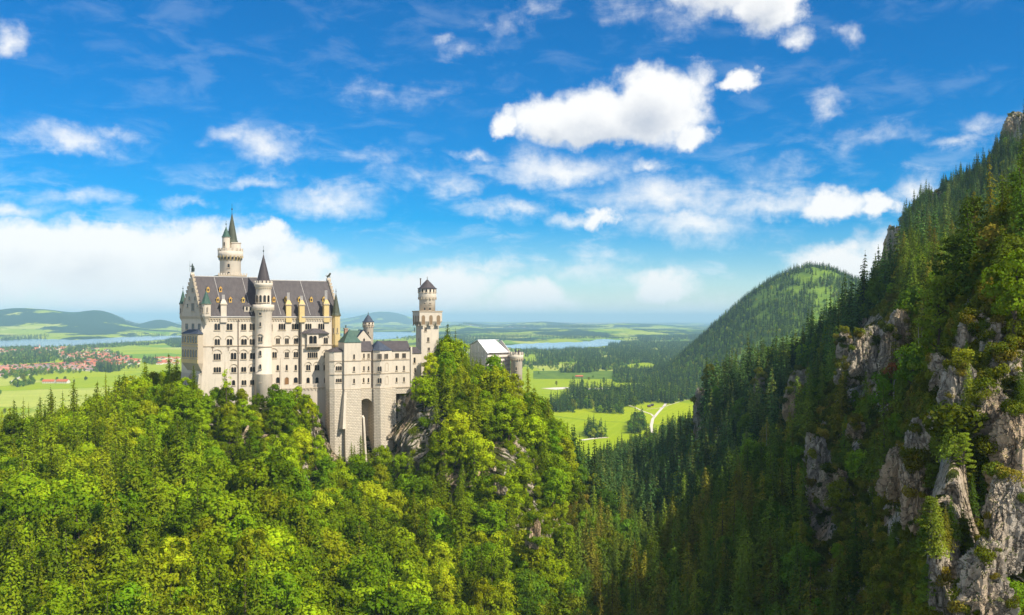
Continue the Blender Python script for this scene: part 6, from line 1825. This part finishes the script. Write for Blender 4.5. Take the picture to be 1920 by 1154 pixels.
VIL = [([(0,722-27),(0,688),(60,686),(110,684),(150,680),(200,676),(262,676),(264,684),(200,687),(178,697),(150,697),(120,692),(60,692)], 21, 1),
       ([(0,700),(0,688),(110,684),(175,690),(176,697),(120,695),(70,700),(30,706),(0,708)], 22, 1), ([(55,664),(60,655),(120,652),(205,656),(205,661),(150,672),(110,676),(112,666)], 34, 0),
       ([(0,662),(0,655),(60,655),(55,662)], 38, 0), ([(150,672),(205,662),(240,670),(262,676),(200,680),(160,680)], 27, 0), ([(288,684),(290,672),(335,672),(335,684)], 27, 1),
       ([(15,616),(40,613),(60,618),(130,614),(130,622),(40,624)], 90, 0), ([(190,620),(270,618),(270,622),(200,625)], 90, 0), ([(830,618),(980,612),(1180,610),(1180,616),(980,620)], 170, 0)]
HP = []
for poly, sp_, near_ in VIL:
    pys = [p[1] for p in poly]; pxs = [p[0] for p in poly]; y0, y1 = gy(max(pys)), gy(min(pys))
    xa, xb = min((p - CX) / F * q for p in pxs for q in (y0, y1)), max((p - CX) / F * q for p in pxs for q in (y0, y1))
    a, b = jitter_points(xa, xb, y0, y1, sp_ * 1.34, RP)
    pc = CX + F * a / b; pr = HY - F * ZP / b
    k = in_poly(poly, pc, pr) & (fbm(a / 130, b / 200, 3) > -.3)
    HP += [(x, y) for x, y in zip(a[k], b[k])]
HP.sort(key=lambda q: q[1])
print('HOUSES', len(HP))
side_words = [(40, 'at the left edge of the village'), (80, 'in the left part of the village'), (120, 'in the village below the church'), (160, 'in the middle of the village'), (215, 'in the right part of the village'), (300, 'at the right end of the village'), (400, 'in the hamlet beside the palace gable')]
for i, (x, y) in enumerate(HP[:270]):
    k = int(RP.choice([0, 0, 1, 1, 2])); e_ = empty('village_house', (x, y, float(plain_z(np.array([x]), np.array([y]))[0])), float(RP.choice([.2, 1.77]) + RP.normal(0, .25)))
    link('wall', HM[k][0], e_); link('roof', HM[k][1], e_)
    pc = CX + F * x / y; wd_ = next(t for lim, t in side_words if pc < lim)
    tag(e_, ('long' if k == 2 else 'small') + ' white walled house with pitched roof ' + wd_, 'house', ('long' if k == 2 else 'small') + ' white walled houses ' + wd_)
b = MB()
for (x, y) in HP[270:]:
    L_, B_, H_, T_ = RP.choice([13, 18, 24]), 10, 5.5, 3.8
    z0 = float(plain_z(np.array([x]), np.array([y]))[0]); f = Fr(x, y, float(RP.choice([10, 100]) + RP.normal(0, 14)))
    b.box(f, -L_ / 2, L_ / 2, -B_ / 2, B_ / 2, z0 - 1, z0 + H_, M['hwall'])
    c = M['tile'] if RP.random() < .75 else M['slate']
    b.prism([f.p(-L_ / 2 - .5, B_ / 2 + .5, z0 + H_ + .02), f.p(L_ / 2 + .5, B_ / 2 + .5, z0 + H_ + .02), f.p(L_ / 2 + .5, -B_ / 2 - .5, z0 + H_ + .02), f.p(-L_ / 2 - .5, -B_ / 2 - .5, z0 + H_ + .02)], [f.p(-L_ / 2 - .5, .2, z0 + H_ + T_), f.p(L_ / 2 + .5, .2, z0 + H_ + T_), f.p(L_ / 2 + .5, -.2, z0 + H_ + T_), f.p(-L_ / 2 - .5, -.2, z0 + H_ + T_)], c)
o = b.build('distant_village'); tag(o, kind='stuff')
def one_house(name, lx, ly, Lm, Bm, Hm, Tm, rz, wm, rm, lab, cat, nwin=5):
    Y = gy(ly); x = (lx - CX) / F * Y
    wmsh, rmsh = house_meshes(Lm, Bm, Hm, Tm, wm, rm, nwin)
    e_ = empty(name, (x, Y, float(plain_z(np.array([x]), np.array([Y]))[0])), rz); link('wall', wmsh, e_); link('roof', rmsh, e_); tag(e_, lab, cat)
one_house('farmhouse', 92, 719, 34, 16, 6, 5.5, .1, M['hwall'], M['tile'], 'left red roofed farm building on the bright meadow', 'farmhouse')
one_house('farmhouse', 118, 719, 36, 17, 6, 6, -.15, M['hwall'], M['tile'], 'right red roofed farm building on the bright meadow', 'farmhouse')
one_house('barn', 1086, 708, 24, 9, 4, 3, .05, M['hwood'], M['tile'], 'long brown barn alone on the sunny meadow', 'barn')
one_house('hut', 1217, 764, 6, 5, 3, 2, .3, M['hwood'], M['slate'], 'left of two little huts beside the pale path', 'hut', 1)
one_house('hut', 1223, 762, 6, 5, 3.2, 2, -.2, M['hwood'], M['slate'], 'right of two little huts beside the pale path', 'hut', 1)
one_house('farmhouse', 1277, 734, 26, 14, 6, 5, .1, M['hwall'], M['tile'], 'red roofed house at the wood edge right of the path', 'farmhouse')
one_house('hut', 1162, 771, 7, 5, 3, 2, .1, M['hwood'], M['slate'], 'tiny dark hut at the right end of the spruce belt', 'hut', 1)
Yc = gy(657); cxh = (73 - CX) / F * Yc; fc = Fr(cxh, Yc, 10)
ch = empty('church', (cxh, Yc, ZP)); tag(ch, 'village church with white tower under a pointed cap and red nave roof', 'church')
b = MB(); b.box(fc, 0, 6, -6, 0, ZP, ZP + 26, M['hwall']); b.box(fc, -26, -.02, -12, 2, ZP, ZP + 10, M['hwall']); b.build('wall', ch)
b = MB(); b.prism([fc.p(-.4, .4, ZP + 26), fc.p(6.4, .4, ZP + 26), fc.p(6.4, -6.4, ZP + 26), fc.p(-.4, -6.4, ZP + 26)], [fc.p(2.9, -2.9, ZP + 38), fc.p(3.1, -2.9, ZP + 38), fc.p(3.1, -3.1, ZP + 38), fc.p(2.9, -3.1, ZP + 38)], M['tile']); b.build('spire', ch)
b = MB(); b.prism([fc.p(-27, 3, ZP + 10), fc.p(-.1, 3, ZP + 10), fc.p(-.1, -13, ZP + 10), fc.p(-27, -13, ZP + 10)], [fc.p(-27, -4.9, ZP + 18), fc.p(-.1, -4.9, ZP + 18), fc.p(-.1, -5.1, ZP + 18), fc.p(-27, -5.1, ZP + 18)], M['tile']); b.build('roof', ch)

# paths and the pale gravel strip
M['path'] = simple_mat('pale_gravel', (.62, .56, .46), (.70, .64, .54), .05)
def strip(name, pts, w_):
    P = []
    for i in range(len(pts) - 1):
        for t in np.linspace(0, 1, 6, endpoint=False): P.append((pts[i][0] * (1 - t) + pts[i + 1][0] * t, pts[i][1] * (1 - t) + pts[i + 1][1] * t))
    P.append(pts[-1]); W3 = [((p - CX) / F * gy(q), gy(q)) for p, q in P]
    V, Fc = [], []
    for i, (x, y) in enumerate(W3):
        x2, y2 = W3[min(i + 1, len(W3) - 1)]; x1, y1 = W3[max(i - 1, 0)]; L_ = math.hypot(x2 - x1, y2 - y1) + 1e-6
        nx, ny = -(y2 - y1) / L_ * w_ / 2, (x2 - x1) / L_ * w_ / 2
        z = float(plain_z(np.array([x]), np.array([y]))[0]) + .35
        V += [(x + nx, y + ny, z), (x - nx, y - ny, z)]
        if i: Fc.append((2 * i - 2, 2 * i - 1, 2 * i + 1, 2 * i))
    o = link(name, np_mesh(name, V, Fc, [M['path']])); tag(o, kind='structure')
strip('path', [(1222, 812), (1221, 800), (1224, 786), (1234, 774), (1245, 762), (1252, 752), (1264, 742)], 5.5)
strip('path', [(1180, 761), (1192, 765), (1206, 772), (1221, 777), (1226, 782)], 4)
strip('path', [(1212, 768), (1236, 766), (1280, 752), (1306, 746)], 2.5)
strip('road', [(22, 716), (40, 706), (75, 699), (108, 694)], 11)
strip('gravel_strip', [(1028, 730), (1060, 728), (1100, 730), (1140, 729)], 62)
strip('road', [(1090, 826), (1120, 822), (1140, 821)], 9)

# ---------------- a few trees of their own beside the palace
o = plant('birch_tree', tree_kind('slender_birch', broadleaf(91, 19, 3.2, 9, 110, .30, .6, .42), M['leaf'], 'bark'), tuple(at(424, 772, 386)), 1.0, .4); tag(o, 'tall thin leaved tree standing in front of the left part of the palace wall', 'tree')
o = plant('flowering_shrub', tree_kind('blossom_shrub', broadleaf(92, 10, 4.0, 9, 120, .26, .5, .05), M['blossom'], 'pale_bark'), tuple(at(400, 786, 388)), .9, .4); tag(o, 'pale wispy shrub in front of the lower left palace wall', 'shrub')
o = plant('rust_tree', tree_kind('rust_tree', broadleaf(93, 15, 5.2, 10, 160, .34, .3, .55), M['leaf_rust'], 'pale_bark'), tuple(at(1676, 740, 305)), .72, .4); tag(o, 'dying rust red tree with pale bare trunk on the dark mountain spur', 'tree')
q = at(905, 1060, 312); o = plant('maple_tree', tree_kind('yellow_tree', broadleaf(94, 17, 5.0, 16, 420, .36, .1, .1), M['leaf_yellow'], 'bark'), (q.x, q.y, float(ground_z(q.x, q.y)) + 2), 1.25, .4); tag(o, 'glowing yellow tree at the foot of the sunlit crag', 'tree')
# bare dead stems on the spur
for (lx, ly, Y, h_, lab) in ((1722, 650, 300, 17, 'tallest bare dead trunk on the spur right of the rust red tree'), (1728, 655, 305, 13, 'shorter bare dead trunk beside the tallest one'), (1277, 925, 520, 20, 'thin bare trunk in the dark wood below the meadow'), (1437, 845, 430, 20, 'pale bare trunk in the middle of the dark spur')):
    q = at(lx, ly, Y); zq = float(ground_z(q.x, q.y))
    v, f = tube_np([(0, 0, -2), (.1, 0, h_ * .5), (0, .1, h_)], [.28, .2, .05], 6); parts = [(v, f)]
    for i in range(7): 
        zz2 = h_ * (.35 + .08 * i); aa = i * 2.3; parts.append(tube_np([(0, 0, zz2), (math.cos(aa) * 1.4, math.sin(aa) * 1.4, zz2 + .5)], [.06, .02], 4))
    v, f = join_np(parts); o = link('dead_trunk', np_mesh('dead_trunk', v, f, [M['pale_bark']], True), None, (q.x, q.y, zq)); tag(o, lab, 'dead tree')

# trees that overlap the gatehouse and the square tower
for (lx, ltop, Y, kd, hh, nm, lab) in ((925, 664, 447, BROAD[1], 17, 'broadleaf_tree', 'round sunlit tree right in front of the gatehouse wall'), (874, 662, 444, SPRUCE[0], 20, 'spruce_tree', 'pointed spruce covering the left corner of the gatehouse'), (806, 666, 438, BROAD[3], 16, 'broadleaf_tree', 'bright yellow green tree at the foot of the square tower'), (846, 690, 436, SPRUCE[2], 17, 'spruce_tree', 'spruce between square tower and gatehouse'), (901, 672, 440, SPRUCE[3], 20, 'spruce_tree', 'slim spruce in front of the shaded gatehouse gable'), (990, 690, 452, SPRUCE[1], 22, 'spruce_tree', 'dark tipped spruce just right of the round gate turret'),
                              (1824, 372, 207, PINE[0], 17, 'pine_tree', 'large open pine on the skyline of the near crag'), (1905, 322, 205, PINE[1], 14, 'pine_tree', 'pine at the right edge on the crag skyline'), (1790, 440, 200, PINE[1], 14, 'pine_tree', 'left pine of the near crag skyline'), (1868, 420, 190, PINE[0], 17, 'pine_tree', 'pine between the two tallest crag pines'), (1760, 520, 180, PINE[0], 17, 'pine_tree', 'pine leaning out at the left brow of the near crag'), (1845, 560, 165, PINE[1], 14, 'pine_tree', 'lower pine under the crag brow'), (1900, 480, 170, PINE[1], 14, 'pine_tree', 'pine near the right edge below the crag skyline')):
    q = at(lx, ltop, Y); gz = float(ground_z(q.x, q.y)); hgt_ = max(q.z - gz, 6.0)
    o = plant(nm, kd, (q.x, q.y, gz), hgt_ / hh, RP.uniform(0, 6)); o.scale = (min(1.15, hgt_ / hh * 1.15),) * 2 + (hgt_ / hh,); tag(o, lab, nm.split('_')[0] + ' tree')

for i, (lx, ltop, Y, k_) in enumerate(((516, 742, 392, 0), (531, 736, 394, 2), (545, 729, 396, 4), (558, 727, 397, 1), (571, 733, 397, 2), (581, 746, 396, 0), (550, 752, 388, 3), (526, 758, 387, 1), (570, 762, 388, 4))):
    q = at(lx, ltop, Y); h_m = 8.5 + (i % 3)
    o = plant('broadleaf_tree', BROAD[k_], (q.x, q.y, q.z - h_m), h_m / 15.5, i * 1.3); tag(o, 'low sunlit tree on the rock hump under the terrace balustrade', 'broadleaf tree', 'low trees on the hump under the terrace')
# ------------------------------------------------------------------ air
def haze_box():
    m = bpy.data.materials.new('air'); m.use_nodes = True
    nt = m.node_tree; nt.nodes.clear()
    o = nt.nodes.new('ShaderNodeOutputMaterial'); v = nt.nodes.new('ShaderNodeVolumePrincipled')
    v.inputs['Density'].default_value = 4.8e-5
    v.inputs['Color'].default_value = (.48, .82, 1.0, 1)
    v.inputs['Anisotropy'].default_value = -.1
    nt.links.new(v.outputs[0], o.inputs['Volume'])
    x0, x1, y0, y1, z0, z1 = -95000, 95000, -2000, 62000, -240.0, 330.0
    vs = [(x, y, z) for x in (x0, x1) for y in (y0, y1) for z in (z0, z1)]
    fs = [(0, 1, 3, 2), (4, 6, 7, 5), (0, 4, 5, 1), (2, 3, 7, 6), (0, 2, 6, 4), (1, 5, 7, 3)]
    me = bpy.data.meshes.new('haze'); me.from_pydata(vs, [], fs); me.materials.append(m)
    ob = link('haze', me); tag(ob, kind='stuff')
haze_box()
